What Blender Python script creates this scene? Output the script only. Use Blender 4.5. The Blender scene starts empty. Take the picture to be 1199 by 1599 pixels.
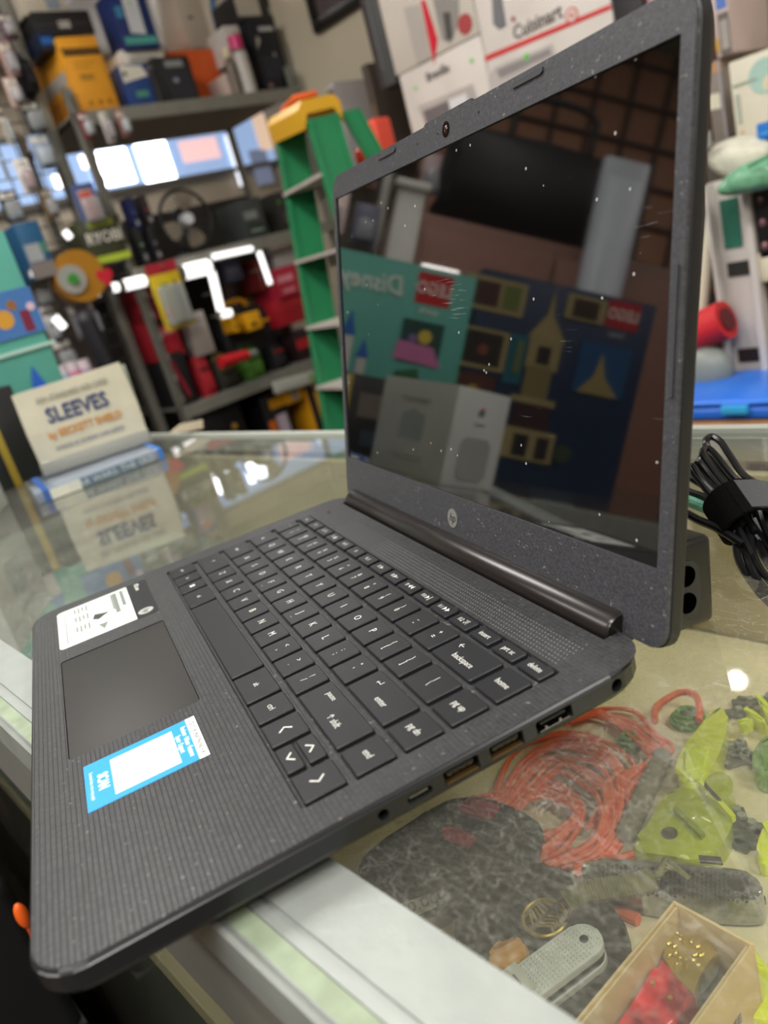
import bpy, bmesh, math, random
from mathutils import Vector, Matrix
import mathutils.noise as mn
random.seed(4)
sc = bpy.context.scene
COL = sc.collection
PI = math.pi
# ------------------------------------------------------------------ camera
CAM = Vector((.5212, -.1045, .1808))
RR = ((0.6591517920338168, 0.7044162642803774, -0.26328053797236695),
      (0.06934912807066262, -0.40554947603096253, -0.9114385996461186),
      (-0.748805457708433, 0.5825181105390294, -0.31616931761035527))
FPX = 1214.97
cd = bpy.data.cameras.new('camera'); cam = bpy.data.objects.new('camera', cd); COL.objects.link(cam)
cd.sensor_fit = 'HORIZONTAL'; cd.sensor_width = 36.0; cd.lens = 36.0 * FPX / 1199.0
cd.clip_start = .01; cd.clip_end = 50
X_, D_, F_ = (Vector(r) for r in RR)
cam.matrix_world = Matrix(((X_.x, -D_.x, -F_.x, CAM.x), (X_.y, -D_.y, -F_.y, CAM.y), (X_.z, -D_.z, -F_.z, CAM.z), (0, 0, 0, 1)))
cd.dof.use_dof = True; cd.dof.focus_distance = .36; cd.dof.aperture_fstop = 10.5
sc.camera = cam
# ------------------------------------------------------------------ world, exposure, lights
w = bpy.data.worlds.new('world'); sc.world = w; w.use_nodes = True
w.node_tree.nodes['Background'].inputs[0].default_value = (.85, .9, 1, 1)
w.node_tree.nodes['Background'].inputs[1].default_value = .5
sc.view_settings.view_transform = 'Standard'; sc.view_settings.look = 'None'
sc.view_settings.exposure = 0.22; sc.view_settings.gamma = 1.0; sc.view_settings.use_curve_mapping = False
try:
    sc.cycles.max_bounces = 10; sc.cycles.transparent_max_bounces = 24; sc.cycles.caustics_reflective = False
    sc.cycles.caustics_refractive = False; sc.cycles.sample_clamp_indirect = 4
except Exception: pass
LAMPS = [(-3.2, 1.9, 26), (-1.0, .15, 24), (.75, -.55, 24), (-.9, -1.5, 20), (1.0, -1.7, 24), (1.9, .6, 24)]  # second lamp is added to brighten the left and back of the shop
for (lx, ly, lw) in LAMPS:
    ld = bpy.data.lights.new('ceiling_light', 'AREA'); ld.shape = 'RECTANGLE'; ld.size = 1.2; ld.size_y = .3
    ld.energy = lw; ld.color = (1, .975, .94)
    lo = bpy.data.objects.new('ceiling_light', ld); COL.objects.link(lo); lo.location = (lx, ly, 1.63)

def lin(h):
    if isinstance(h, str):
        h = h.lstrip('#'); c = [int(h[i:i+2], 16)/255 for i in (0, 2, 4)]
    else: c = list(h)
    return tuple(x/12.92 if x <= .04045 else ((x+.055)/1.055)**2.4 for x in c) + (1,)
def ray(px, py):
    a, b = (px-599.5)/FPX, (py-799.5)/FPX
    return X_*a + D_*b + F_
def at(px, py, u=None, v=None, z=None, d=None):
    """point of the shop seen at pixel px,py on the plane u=, v= or z= (or at view depth d)"""
    r = ray(px, py)
    if u is not None: t = (u-CAM.x)/r.x
    elif v is not None: t = (v-CAM.y)/r.y
    elif z is not None: t = (z-CAM.z)/r.z
    else: t = d
    return CAM + r*t
# ------------------------------------------------------------------ materials
MATS = {}
def M(name, col='888888', rough=.5, metal=0, spec=.5, emit=0, noise=0, nscale=30, bump=0, bscale=200, alpha=1, trans=0, ior=1.45, coat=0):
    if name in MATS: return MATS[name]
    m = bpy.data.materials.new(name); m.use_nodes = True; nt = m.node_tree; b = nt.nodes['Principled BSDF']
    c = lin(col); b.inputs['Base Color'].default_value = c; b.inputs['Roughness'].default_value = rough
    b.inputs['Metallic'].default_value = metal; b.inputs['Specular IOR Level'].default_value = spec
    b.inputs['IOR'].default_value = ior; b.inputs['Coat Weight'].default_value = coat
    if emit: b.inputs['Emission Color'].default_value = c; b.inputs['Emission Strength'].default_value = emit
    if alpha < 1: b.inputs['Alpha'].default_value = alpha
    if trans: b.inputs['Transmission Weight'].default_value = trans
    tc = nt.nodes.new('ShaderNodeTexCoord')
    if noise:
        n = nt.nodes.new('ShaderNodeTexNoise'); n.inputs['Scale'].default_value = nscale; n.inputs['Detail'].default_value = 5
        nt.links.new(tc.outputs['Object'], n.inputs['Vector'])
        r = nt.nodes.new('ShaderNodeValToRGB'); r.color_ramp.elements[0].position = .3; r.color_ramp.elements[1].position = .7
        r.color_ramp.elements[0].color = tuple(x*(1-noise) for x in c[:3])+(1,)
        r.color_ramp.elements[1].color = tuple(min(1, x*(1+noise)) for x in c[:3])+(1,)
        nt.links.new(n.outputs['Fac'], r.inputs[0]); nt.links.new(r.outputs[0], b.inputs['Base Color'])
    if bump:
        n = nt.nodes.new('ShaderNodeTexNoise'); n.inputs['Scale'].default_value = bscale; n.inputs['Detail'].default_value = 3
        nt.links.new(tc.outputs['Object'], n.inputs['Vector'])
        bp = nt.nodes.new('ShaderNodeBump'); bp.inputs['Strength'].default_value = bump; bp.inputs['Distance'].default_value = .001
        nt.links.new(n.outputs['Fac'], bp.inputs['Height']); nt.links.new(bp.outputs[0], b.inputs['Normal'])
    MATS[name] = m; return m
def C(col, rough=.45, **k): return M('paint_%s_%d' % (col, int(rough*100)) + ''.join(sorted(k)), col, rough, noise=k.pop('noise', .06), nscale=12, **k)
def node(nt, t, **k):
    n = nt.nodes.new(t)
    for a, b in k.items():
        if a in n.inputs: n.inputs[a].default_value = b
        else: setattr(n, a, b)
    return n
def weave_mat(name, c0, c1, sx, sy, rough, bump):
    """moulded plastic with a fine staggered weave relief"""
    m = bpy.data.materials.new(name); m.use_nodes = True; nt = m.node_tree; b = nt.nodes['Principled BSDF']; L = nt.links.new
    tc = node(nt, 'ShaderNodeTexCoord'); br = node(nt, 'ShaderNodeTexBrick', offset=.5, squash=1)
    br.inputs['Scale'].default_value = 1; br.inputs['Brick Width'].default_value = sx*1000; br.inputs['Row Height'].default_value = sy*1000
    br.inputs['Mortar Size'].default_value = min(sx, sy)*170; br.inputs['Mortar Smooth'].default_value = 1
    br.inputs['Color1'].default_value = lin(c1); br.inputs['Color2'].default_value = tuple(x*.55 for x in lin(c1)[:3])+(1,); br.inputs['Mortar'].default_value = lin(c0)
    mp = node(nt, 'ShaderNodeMapping'); mp.inputs['Scale'].default_value = (1000, 1000, 1000)
    L(tc.outputs['Object'], mp.inputs[0]); L(mp.outputs[0], br.inputs['Vector'])
    ns = node(nt, 'ShaderNodeTexNoise'); ns.inputs['Scale'].default_value = 420; ns.inputs['Detail'].default_value = 2
    L(tc.outputs['Object'], ns.inputs['Vector'])
    cr = node(nt, 'ShaderNodeValToRGB'); cr.color_ramp.elements[0].position = .675; cr.color_ramp.elements[1].position = .72
    cr.color_ramp.elements[0].color = (0, 0, 0, 1); cr.color_ramp.elements[1].color = (.5, .5, .5, 1)
    L(ns.outputs['Fac'], cr.inputs[0])
    mx = node(nt, 'ShaderNodeMixRGB'); mx.inputs[2].default_value = lin('8c8a86')
    L(cr.outputs[0], mx.inputs[0]); L(br.outputs['Color'], mx.inputs[1]); L(mx.outputs[0], b.inputs['Base Color'])
    bp = node(nt, 'ShaderNodeBump', invert=True); bp.inputs['Strength'].default_value = bump; bp.inputs['Distance'].default_value = .0004
    L(br.outputs['Fac'], bp.inputs['Height']); L(bp.outputs[0], b.inputs['Normal'])
    b.inputs['Roughness'].default_value = rough; b.inputs['Specular IOR Level'].default_value = .5
    MATS[name] = m; return m
def glass_mat(name, tint='f5f8f4', haze=.05, scratch=.35, ior=1.5, scale=1.0):
    """thin sheet: clear with fresnel reflection, whitish hairline scratches and haze"""
    m = bpy.data.materials.new(name); m.use_nodes = True; nt = m.node_tree; L = nt.links.new
    for n in list(nt.nodes): nt.nodes.remove(n)
    out = node(nt, 'ShaderNodeOutputMaterial'); tr = node(nt, 'ShaderNodeBsdfTransparent'); tr.inputs[0].default_value = lin(tint)
    gl = node(nt, 'ShaderNodeBsdfGlossy'); gl.inputs['Roughness'].default_value = .015
    fr = node(nt, 'ShaderNodeFresnel'); fr.inputs['IOR'].default_value = ior
    geo = node(nt, 'ShaderNodeNewGeometry'); front = node(nt, 'ShaderNodeMath', operation='SUBTRACT'); front.inputs[0].default_value = 1
    L(geo.outputs['Backfacing'], front.inputs[1]); fm = node(nt, 'ShaderNodeMath', operation='MULTIPLY'); L(fr.outputs[0], fm.inputs[0]); L(front.outputs[0], fm.inputs[1])
    f2 = node(nt, 'ShaderNodeMath', operation='MULTIPLY'); L(fm.outputs[0], f2.inputs[0]); L(fm.outputs[0], f2.inputs[1])
    f3 = node(nt, 'ShaderNodeMath', operation='MULTIPLY_ADD'); f3.inputs[1].default_value = 2; L(fm.outputs[0], f3.inputs[0]); neg = node(nt, 'ShaderNodeMath', operation='MULTIPLY'); neg.inputs[1].default_value = -1; L(f2.outputs[0], neg.inputs[0]); L(neg.outputs[0], f3.inputs[2]); fm = f3
    m1 = node(nt, 'ShaderNodeMixShader'); L(fm.outputs[0], m1.inputs[0]); L(tr.outputs[0], m1.inputs[1]); L(gl.outputs[0], m1.inputs[2])
    if scratch or haze:
        tc = node(nt, 'ShaderNodeTexCoord'); acc = None
        for i, (s, th, dist) in enumerate([(60, .007, 1.2), (110, .009, 2.0), (170, .012, 2.5), (45, .005, .5), (85, .006, .7)]):
            nz = node(nt, 'ShaderNodeTexNoise'); nz.inputs['Scale'].default_value = s*.45*scale; nz.inputs['Detail'].default_value = 2
            mp = node(nt, 'ShaderNodeMapping'); mp.inputs['Location'].default_value = (i*3.1, i*1.7, 0); mp.inputs['Rotation'].default_value = (0, 0, i*.9); mp.inputs['Scale'].default_value = (1, 2.2, 1)
            L(tc.outputs['Object'], mp.inputs[0]); L(mp.outputs[0], nz.inputs['Vector'])
            mm = node(nt, 'ShaderNodeMixRGB', blend_type='LINEAR_LIGHT'); mm.inputs[0].default_value = dist/(s*scale)
            L(mp.outputs[0], mm.inputs[1]); L(nz.outputs['Color'], mm.inputs[2])
            vo = node(nt, 'ShaderNodeTexVoronoi', feature='DISTANCE_TO_EDGE'); vo.inputs['Scale'].default_value = s*scale
            L(mm.outputs[0], vo.inputs['Vector'])
            lt = node(nt, 'ShaderNodeMath', operation='LESS_THAN'); lt.inputs[1].default_value = th; L(vo.outputs['Distance'], lt.inputs[0])
            if acc is None: acc = lt
            else:
                ad = node(nt, 'ShaderNodeMath', operation='ADD'); L(acc.outputs[0], ad.inputs[0]); L(lt.outputs[0], ad.inputs[1]); acc = ad
        msk = node(nt, 'ShaderNodeTexNoise'); msk.inputs['Scale'].default_value = 9; msk.inputs['Detail'].default_value = 3; L(tc.outputs['Object'], msk.inputs['Vector'])
        mr = node(nt, 'ShaderNodeMapRange'); mr.inputs[1].default_value = .35; mr.inputs[2].default_value = .65; mr.inputs[3].default_value = .25; mr.inputs[4].default_value = 1
        L(msk.outputs['Fac'], mr.inputs[0])
        mu = node(nt, 'ShaderNodeMath', operation='MULTIPLY'); L(acc.outputs[0], mu.inputs[0]); L(mr.outputs[0], mu.inputs[1])
        ma = node(nt, 'ShaderNodeMath', operation='MULTIPLY_ADD', use_clamp=True); ma.inputs[1].default_value = scratch; ma.inputs[2].default_value = haze
        L(mu.outputs[0], ma.inputs[0])
        df = node(nt, 'ShaderNodeBsdfDiffuse'); df.inputs[0].default_value = lin('b9b8ac')
        m2 = node(nt, 'ShaderNodeMixShader')
        fm2 = node(nt, 'ShaderNodeMath', operation='MULTIPLY'); L(ma.outputs[0], fm2.inputs[0]); L(front.outputs[0], fm2.inputs[1])
        L(fm2.outputs[0], m2.inputs[0]); L(m1.outputs[0], m2.inputs[1]); L(df.outputs[0], m2.inputs[2]); L(m2.outputs[0], out.inputs[0])
    else: L(m1.outputs[0], out.inputs[0])
    MATS[name] = m; return m
def clear(name, col='ffffff', k=.25, rough=.1):
    """clear or tinted thin plastic"""
    if name in MATS: return MATS[name]
    m = bpy.data.materials.new(name); m.use_nodes = True; nt = m.node_tree; L = nt.links.new
    b = nt.nodes['Principled BSDF']; b.inputs['Base Color'].default_value = lin(col); b.inputs['Roughness'].default_value = rough; b.inputs['Coat Weight'].default_value = 1
    tr = node(nt, 'ShaderNodeBsdfTransparent'); tr.inputs[0].default_value = lin(col)
    lw = node(nt, 'ShaderNodeLayerWeight'); lw.inputs[0].default_value = .35
    mr = node(nt, 'ShaderNodeMapRange'); mr.inputs[3].default_value = k; mr.inputs[4].default_value = min(1, k+.5); L(lw.outputs['Fresnel'], mr.inputs[0])
    mx = node(nt, 'ShaderNodeMixShader'); L(mr.outputs[0], mx.inputs[0]); L(tr.outputs[0], mx.inputs[1]); L(b.outputs[0], mx.inputs[2])
    L(mx.outputs[0], nt.nodes['Material Output'].inputs[0]); MATS[name] = m; return m
# ------------------------------------------------------------------ object helpers
def tag(o, label=None, cat=None, group=None, kind=None):
    if label: o['label'] = label
    if cat: o['category'] = cat
    if group: o['group'] = group
    if kind: o['kind'] = kind
    return o
def thing(name, label, cat, loc=(0, 0, 0), rz=0, group=None, rot=None):
    o = bpy.data.objects.new(name, None); COL.objects.link(o); o.location = loc; o.empty_display_size = .02
    o.rotation_euler = rot if rot else (0, 0, rz)
    return tag(o, label, cat, group)
def copy_tree(o, parent=None):
    c = o.copy(); COL.objects.link(c)
    if parent: c.parent = parent
    for ch in list(o.children): copy_tree(ch, c)
    return c
class MB:
    def __init__(s): s.b = bmesh.new()
    def _x(s, vs, m):
        if m is not None: bmesh.ops.transform(s.b, matrix=m, verts=vs)
        return s
    def box(s, x0, x1, y0, y1, z0, z1, bev=0, seg=2, m=None):
        r = bmesh.ops.create_cube(s.b, size=1); vs = r['verts']
        for v in vs: v.co = Vector(((x0+x1)/2+v.co.x*(x1-x0), (y0+y1)/2+v.co.y*(y1-y0), (z0+z1)/2+v.co.z*(z1-z0)))
        if bev:
            es = list({e for v in vs for e in v.link_edges}); bev = min(bev, .49*min(abs(x1-x0), abs(y1-y0), abs(z1-z0)))
            rr = bmesh.ops.bevel(s.b, geom=es, offset=bev, segments=seg, affect='EDGES', profile=.5)
            vs = list({v for f in rr['faces'] for v in f.verts} | {v for v in vs if v.is_valid})
        return s._x(vs, m)
    def cyl(s, p0, p1, r0, r1=None, n=20, caps=True):
        p0, p1 = Vector(p0), Vector(p1); r1 = r0 if r1 is None else r1; d = p1-p0
        q = d.to_track_quat('Z', 'Y').to_matrix().to_4x4(); q.translation = (p0+p1)/2
        bmesh.ops.create_cone(s.b, cap_ends=caps, segments=n, radius1=r0, radius2=r1, depth=d.length, matrix=q); return s
    def sph(s, c, r, n=16, sc_=(1, 1, 1), m=None):
        r_ = bmesh.ops.create_uvsphere(s.b, u_segments=n, v_segments=max(6, n//2), radius=r)
        for v in r_['verts']: v.co = Vector((v.co.x*sc_[0], v.co.y*sc_[1], v.co.z*sc_[2]))+Vector(c)
        return s._x(r_['verts'], m)
    def prism(s, pts, z0, z1, m=None, bev=0):
        """polygon in xy extruded z0..z1"""
        a = [s.b.verts.new((p[0], p[1], z0)) for p in pts]; b = [s.b.verts.new((p[0], p[1], z1)) for p in pts]; n = len(pts)
        ar = sum(pts[i][0]*pts[(i+1) % n][1]-pts[(i+1) % n][0]*pts[i][1] for i in range(n))
        if (ar > 0) != (z1 > z0): a.reverse(); b.reverse()
        s.b.faces.new(list(reversed(a))); top = s.b.faces.new(b)
        for i in range(n): s.b.faces.new([a[i], a[(i+1) % n], b[(i+1) % n], b[i]])
        vs = a+b
        if bev:
            rr = bmesh.ops.bevel(s.b, geom=list(top.edges), offset=bev, segments=2, affect='EDGES', profile=.5)
            vs = list({v for f in rr['faces'] for v in f.verts} | {v for v in vs if v.is_valid})
        return s._x(vs, m)
    def rings(s, rs, caps=True):
        """loft of closed rings of points"""
        V = [[s.b.verts.new(p) for p in r] for r in rs]; n = len(V[0])
        for A, B in zip(V, V[1:]):
            for i in range(n): s.b.faces.new([A[i], A[(i+1) % n], B[(i+1) % n], B[i]])
        if caps: s.b.faces.new(list(reversed(V[0]))); s.b.faces.new(V[-1])
        return s
    def tube(s, pts, r, n=8, closed=False):
        pts = [Vector(p) for p in pts]; rs = []; N = len(pts); up = Vector((0, 0, 1))
        for i, p in enumerate(pts):
            if closed: t = pts[(i+1) % N]-pts[i-1]
            else: t = pts[min(i+1, N-1)]-pts[max(i-1, 0)]
            t.normalize(); a = up - t*up.dot(t)
            if a.length < .05: a = Vector((1, 0, 0))-t*t.x
            a.normalize(); b = t.cross(a); up = a; rad = r[i] if isinstance(r, (list, tuple)) else r
            rs.append([p+(a*math.cos(k*2*PI/n)+b*math.sin(k*2*PI/n))*rad for k in range(n)])
        if closed: rs.append(rs[0])
        return s.rings(rs, not closed)
    def build(s, name, mat, parent=None, smooth=True, loc=None, rot=None, ang=35):
        bmesh.ops.recalc_face_normals(s.b, faces=s.b.faces)
        me = bpy.data.meshes.new(name); s.b.to_mesh(me); s.b.free(); me.materials.append(mat)
        if smooth:
            for f in me.polygons: f.use_smooth = True
            try: me.set_sharp_from_angle(angle=math.radians(ang))
            except Exception: pass
        o = bpy.data.objects.new(name, me); COL.objects.link(o)
        if parent: o.parent = parent
        if loc: o.location = loc
        if rot: o.rotation_euler = rot
        return o
def spline(pts, k=6):
    """catmull-rom through points"""
    P = [Vector(p) for p in pts]; P = [P[0]*2-P[1]]+P+[P[-1]*2-P[-2]]; out = []
    for i in range(1, len(P)-2):
        for j in range(k):
            t = j/k; a, b, c, d = P[i-1:i+3]
            out.append(.5*((2*b)+(c-a)*t+(2*a-5*b+4*c-d)*t*t+(3*b-a-3*c+d)*t**3))
    out.append(P[-2]); return out
def rrect(x0, x1, y0, y1, r, n=6):
    if not isinstance(r, (list, tuple)): r = [r]*4
    out = []
    for (cx, cy, a, q) in ((x1-r[0], y0+r[0], -90, r[0]), (x1-r[1], y1-r[1], 0, r[1]), (x0+r[2], y1-r[2], 90, r[2]), (x0+r[3], y0+r[3], 180, r[3])):
        for i in range(n+1):
            t = math.radians(a+90*i/n); out.append((cx+q*math.cos(t), cy+q*math.sin(t)))
    return out
TXT = {}
def text_mesh(s, shear=0, bold=0, align='CENTER'):
    k = (s, shear, bold, align)
    if k not in TXT:
        c = bpy.data.curves.new('t', 'FONT'); c.body = s; c.align_x = align; c.align_y = 'CENTER'; c.shear = shear; c.offset = bold; c.extrude = .012; c.resolution_u = 2
        o = bpy.data.objects.new('t', c); TXT[k] = bpy.data.meshes.new_from_object(o); bpy.data.objects.remove(o); bpy.data.curves.remove(c)
    return TXT[k]
def text(s, size, mat, parent=None, loc=(0, 0, 0), rot=(0, 0, 0), name='lettering', sx=1, **k):
    me = text_mesh(s, **k).copy(); me.materials.clear(); me.materials.append(mat)
    o = bpy.data.objects.new(name, me); COL.objects.link(o); o.scale = (size*sx, size, size)
    if parent: o.parent = parent
    o.location = loc; o.rotation_euler = rot; return o
def cut(o, cutters):
    for c in cutters:
        md = o.modifiers.new('b', 'BOOLEAN'); md.object = c; md.operation = 'DIFFERENCE'; md.solver = 'EXACT'
    bpy.context.view_layer.update(); dg = bpy.context.evaluated_depsgraph_get()
    me = bpy.data.meshes.new_from_object(o.evaluated_get(dg)); o.modifiers.clear(); o.data = me
    for c in cutters: bpy.data.objects.remove(c)
    for f in me.polygons: f.use_smooth = False
    return o
# ------------------------------------------------------------------ room
UL, UR, VB, VF, ZF, ZC = -4.6, 2.7, 2.0, -2.6, -1.0, 1.72
def struct(name, mb, mat, parent=None): return tag(mb.build(name, mat, parent, smooth=False), kind='structure')
struct('floor', MB().box(UL, UR, VF, 3.8, ZF-.05, ZF), M('vinyl_floor', '5b564e', .35, noise=.25, nscale=6))
struct('ceiling', MB().box(UL, UR, VF, 3.8, ZC, ZC+.05), M('ceiling_paint', 'cfc8ba', .8, noise=.05))
struct('wall_left', MB().box(UL-.05, UL, VF, 3.8, ZF, ZC), M('wall_left_paint', 'a79c8c', .8, noise=.1, nscale=3))
struct('wall_back_alcove', MB().box(UL, -1.95, 3.8, 3.85, ZF, ZC), M('alcove_paint', 'b0a694', .8, noise=.1, nscale=3))
struct('wall_back', MB().box(-1.95, UR, VB, VB+.05, ZF, ZC).box(-2.0, -1.95, VB, 3.8, ZF, ZC), M('wall_back_paint', 'c3baa4', .8, noise=.06, nscale=3))
struct('wall_front', MB().box(UL, UR, VF-.05, VF, ZF, ZC), M('wall_front_paint', '8d7a68', .8, noise=.1, nscale=3))
struct('wall_right', MB().box(UR, UR+.05, VF, VB, ZF, ZC), M('wall_right_paint', 'a69c8b', .8, noise=.1, nscale=3))
for i, (lx, ly, lw) in enumerate(LAMPS):
    t = thing('ceiling_light', ['long ceiling tube light beyond the metal shelving near the window', 'long ceiling tube light added to brighten the metal shelving corner', 'long ceiling tube light above the laptop counter', 'long ceiling tube light above the brown cabinet',
        'long ceiling tube light behind the photographer', 'long ceiling tube light at the right end of the shop'][i], 'light', (lx, ly, ZC), group='ceiling tube lights')
    MB().box(-.62, .62, -.17, .17, -.05, 0, .008).build('housing', C('e6e6e2'), t)
    MB().cyl((-.58, -.07, -.06), (.58, -.07, -.06), .014).build('tube', M('tube_glow', 'fff8ea', .4, emit=9), t)
    MB().cyl((-.58, .07, -.06), (.58, .07, -.06), .014).build('tube', MATS['tube_glow'], t)
# ------------------------------------------------------------------ glass display counter
GL = glass_mat('scratched_glass', haze=.07, scratch=.26)
GL2 = glass_mat('plain_glass', haze=.02, scratch=0)
ALU = M('worn_aluminium', 'b9bdb8', .42, metal=.55, noise=.08, nscale=40, bump=.15, bscale=300)
U0, U1, V0, V1 = -1.12, 1.15, -.0535, .40
ct = thing('display_counter', 'glass-topped display counter with aluminium frame under the laptop', 'counter', (0, 0, ZF))
def cb(name, mb, mat, sm=False): o = mb.build(name, mat, ct, smooth=sm); o.location = (0, 0, -ZF); return o
cb('glass_top', MB().box(U0, U1, V0+.0385, V1-.008, -.006, 0), GL)
prof = [(V0, -.019), (V0, .0012), (V0+.0015, .0026), (V0+.0035, .0012), (V0+.011, .0008), (V0+.0112, .0016), (V0+.0150, .0016), (V0+.0152, .0006), (V0+.0166, .0006), (V0+.0168, .0018), (V0+.039, .0018), (V0+.0397, .0008), (V0+.0397, -.0065), (V0+.006, -.0065), (V0+.004, -.019)]
def prof_x(p, x0, x1):
    m = MB(); m.rings([[(x0, a, b) for a, b in p], [(x1, a, b) for a, b in p]]); return m
cb('front_rail', prof_x(prof, U0, U1), M('rail_top_paint', '9a9f9b', .5, metal=.25, noise=.07, nscale=45, bump=.2, bscale=250))
cb('worn_edge', MB().box(U0, U1, V0+.0040, V0+.0108, .0007, .0014), M('worn_green_edge', '8f9c84', .6, noise=.22, nscale=70))
cb('front_strip', MB().box(U0, U1, V0+.002, V0+.006, -.073, -.019), M('strip_metal', 'a3a49c', .38, metal=.6, noise=.08, nscale=20))
cb('front_glass', MB().box(U0+.03, U1, V0+.004, V0+.009, ZF+.16, -.0735), GL2)
cb('back_rail', MB().box(U0, U1, V1-.008, V1, -.02, .004, .001).box(U0, U1, V1-.022, V1-.008, -.014, -.006), M('rail_back_metal', 'c4c9c0', .35, metal=.4))
cb('end_post', MB().box(U0, U0+.03, V0, V0+.03, ZF, -.019, .002), ALU)
cb('end_post', MB().box(U0, U0+.03, V1-.03, V1, ZF, -.019, .002), ALU)
cb('end_post', MB().box(U1-.03, U1, V0+.01, V0+.04, ZF, -.019, .002), ALU)
cb('shelf_board', MB().box(U0+.03, U1, V0+.012, V1-.03, -.166, -.150, .001), M('cream_shelf', 'e8d8b2', .6, noise=.06, nscale=8))
cb('murk_sheet', MB().box(U0+.035, .00, V0+.014, V1-.032, -.1498, -.1488), M('grey_green_murk', '8a9187', .6, noise=.25, nscale=14))  # added sheet carrying the murky dimness of the left glass in its colour
cb('back_panel', MB().box(U0+.03, U1, V1-.028, V1-.02, ZF+.1, -.022), M('cream_back', 'c4b793', .6, noise=.08, nscale=5))
cb('lower_shelf', MB().box(U0+.03, U1, V0+.012, V1-.03, -.50, -.49), M('lower_shelf_glass', '7d8a78', .3))
cb('plinth', MB().box(U0, U1, V0+.006, V1-.002, ZF, ZF+.16), M('plinth_paint', '55564f', .6))
# side counter turning the corner on the left
sc2 = thing('side_counter', 'second glass counter running away from the left end of the first', 'counter', (-.95, -.62, ZF))
MB().box(-.45, .45, -.54, .55, .02, .86).build('cabinet_body', M('side_counter_body', '6d5a4c', .5, noise=.15), sc2, smooth=False)
MB().box(-.45, .45, -.54, .56, .9935, .9995).build('glass_top', GL2, sc2, smooth=False)
MB().box(-.45, .45, -.54, .56, .86, .90).box(.42, .45, -.54, .56, .90, .9935).build('side_frame', ALU, sc2, smooth=False)
# ------------------------------------------------------------------ laptop
lp = thing('laptop', 'open black 14 inch laptop with keyboard, touchpad and glossy dark screen on the glass counter', 'laptop', (0, 0, .0195), rz=math.radians(-18.5))
W_, H_ = .324, .225
DECK = weave_mat('deck_weave', '131314', '39393b', .0013, .0019, .42, .35)
SIDE = M('side_plastic', '1d1e20', .28, noise=.05, nscale=400)
KEY = M('key_plastic', '1b1c1f', .42, spec=.45, bump=.08, bscale=3000)
BLK = M('matte_black', '0c0c0d', .5)
LEG = M('legend_ink', 'd8d8d2', .6)
def rring(x0, x1, y0, y1, r, z, n=6): return [(a, b, z) for a, b in rrect(x0, x1, y0, y1, r, n)]
m = MB(); R0 = [.016, .022, .022, .016]
lv = [(-.0002, .0010), (-.0010, .0003), (-.0014, .0006), (-.0018, 0), (-.0078, 0), (-.0100, .0012), (-.0125, .0045), (-.0145, .0100), (-.0158, .018)]
m.rings([rring(i, W_-i, i, H_-i, [max(.004, q-i*.5) for q in R0], z) for z, i in reversed(lv)])
base = m.build('base_housing', SIDE, lp, smooth=False)
def cutter(mb):
    o = mb.build('c', BLK); o.matrix_world = Matrix(); return o
def hole(y0, y1, zc, h, d=.010, r=.0008):
    pts = rrect(y0, y1, zc-h/2, zc+h/2, r, 3); m = MB(); m.rings([[(W_-d, a, b) for a, b in pts], [(W_+.004, a, b) for a, b in pts]]); return cutter(m)
ZP = -.0052
cs = [hole(.1182, .1275, ZP, .0030, r=.0014), hole(.1322, .1458, ZP+.0003, .0056), hole(.1502, .1638, ZP+.0003, .0056), hole(.1692, .1845, ZP+.0003, .0050)]
cs.append(cutter(MB().cyl((W_-.01, .1093, ZP), (W_+.004, .1093, ZP), .0020, n=20))); cs.append(cutter(MB().cyl((W_-.01, .2045, ZP), (W_+.004, .2045, ZP), .0025, n=20)))
base.parent = None; cut(base, cs); base.parent = lp
# deck plate with keyboard well
KW = (.0166, .3093, .0872, .1923)
m = MB(); m.rings([rring(.0012, W_-.0012, .0012, H_-.0012, .0155, -.0006), rring(.0012, W_-.0012, .0012, H_-.0012, .0155, .0)])
deck = m.build('palm_rest_deck', DECK)
c1 = MB(); c1.rings([rring(KW[0]+.001, KW[1]-.001, KW[2]+.001, KW[3]-.001, .001, -.0011), rring(KW[0], KW[1], KW[2], KW[3], .0015, .0003)])
tx0, tx1, ty0, ty1 = .0965, .2070, .0158, .0732
c2 = MB(); c2.rings([rring(tx0, tx1, ty0, ty1, .002, -.01), rring(tx0, tx1, ty0, ty1, .002, .01)])
hx0, hx1 = .0195, .3035
c3 = MB().box(hx0, hx1, .2165, .24, -.01, .01)
c4 = MB(); c4.rings([rring(KW[0]+.001, KW[1]-.001, KW[2]+.001, KW[3]-.001, .001, -.0020), rring(KW[0], KW[1], KW[2], KW[3], .0015, .0013)])
cut(deck, [cutter(c1), cutter(c2), cutter(c3)]); deck.parent = lp
base.parent = None; cut(base, [cutter(c4), cutter(MB().box(tx0+.0002, tx1-.0002, ty0+.0002, ty1-.0002, -.0022, .01)), cutter(MB().box(hx0, hx1, .2165, .24, -.012, .01))]); base.parent = lp
m = MB(); m.rings([rring(KW[0]+.0008, KW[1]-.0008, KW[2]+.0008, KW[3]-.0008, .001, -.0019), rring(KW[0]+.0008, KW[1]-.0008, KW[2]+.0008, KW[3]-.0008, .001, -.0014)])
m.build('keyboard_tray', DECK, lp, smooth=False)
MB().box(tx0+.0003, tx1-.0003, ty0+.0003, ty1-.0003, -.0018, -.0003, .0003).build('touchpad', M('touchpad_surface', '2b2927', .55, spec=.5), lp)
MB().box(.0235, .0305, .2020, .2042, 0, .0002).build('power_light', M('status_lens', '3a2320', .2), lp)
for (x, y) in ((.03, .02), (.294, .02), (.03, .205), (.294, .205)):
    MB().cyl((x, y, -.0195), (x, y, -.0140), .006, n=16).build('foot', BLK, lp)
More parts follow.
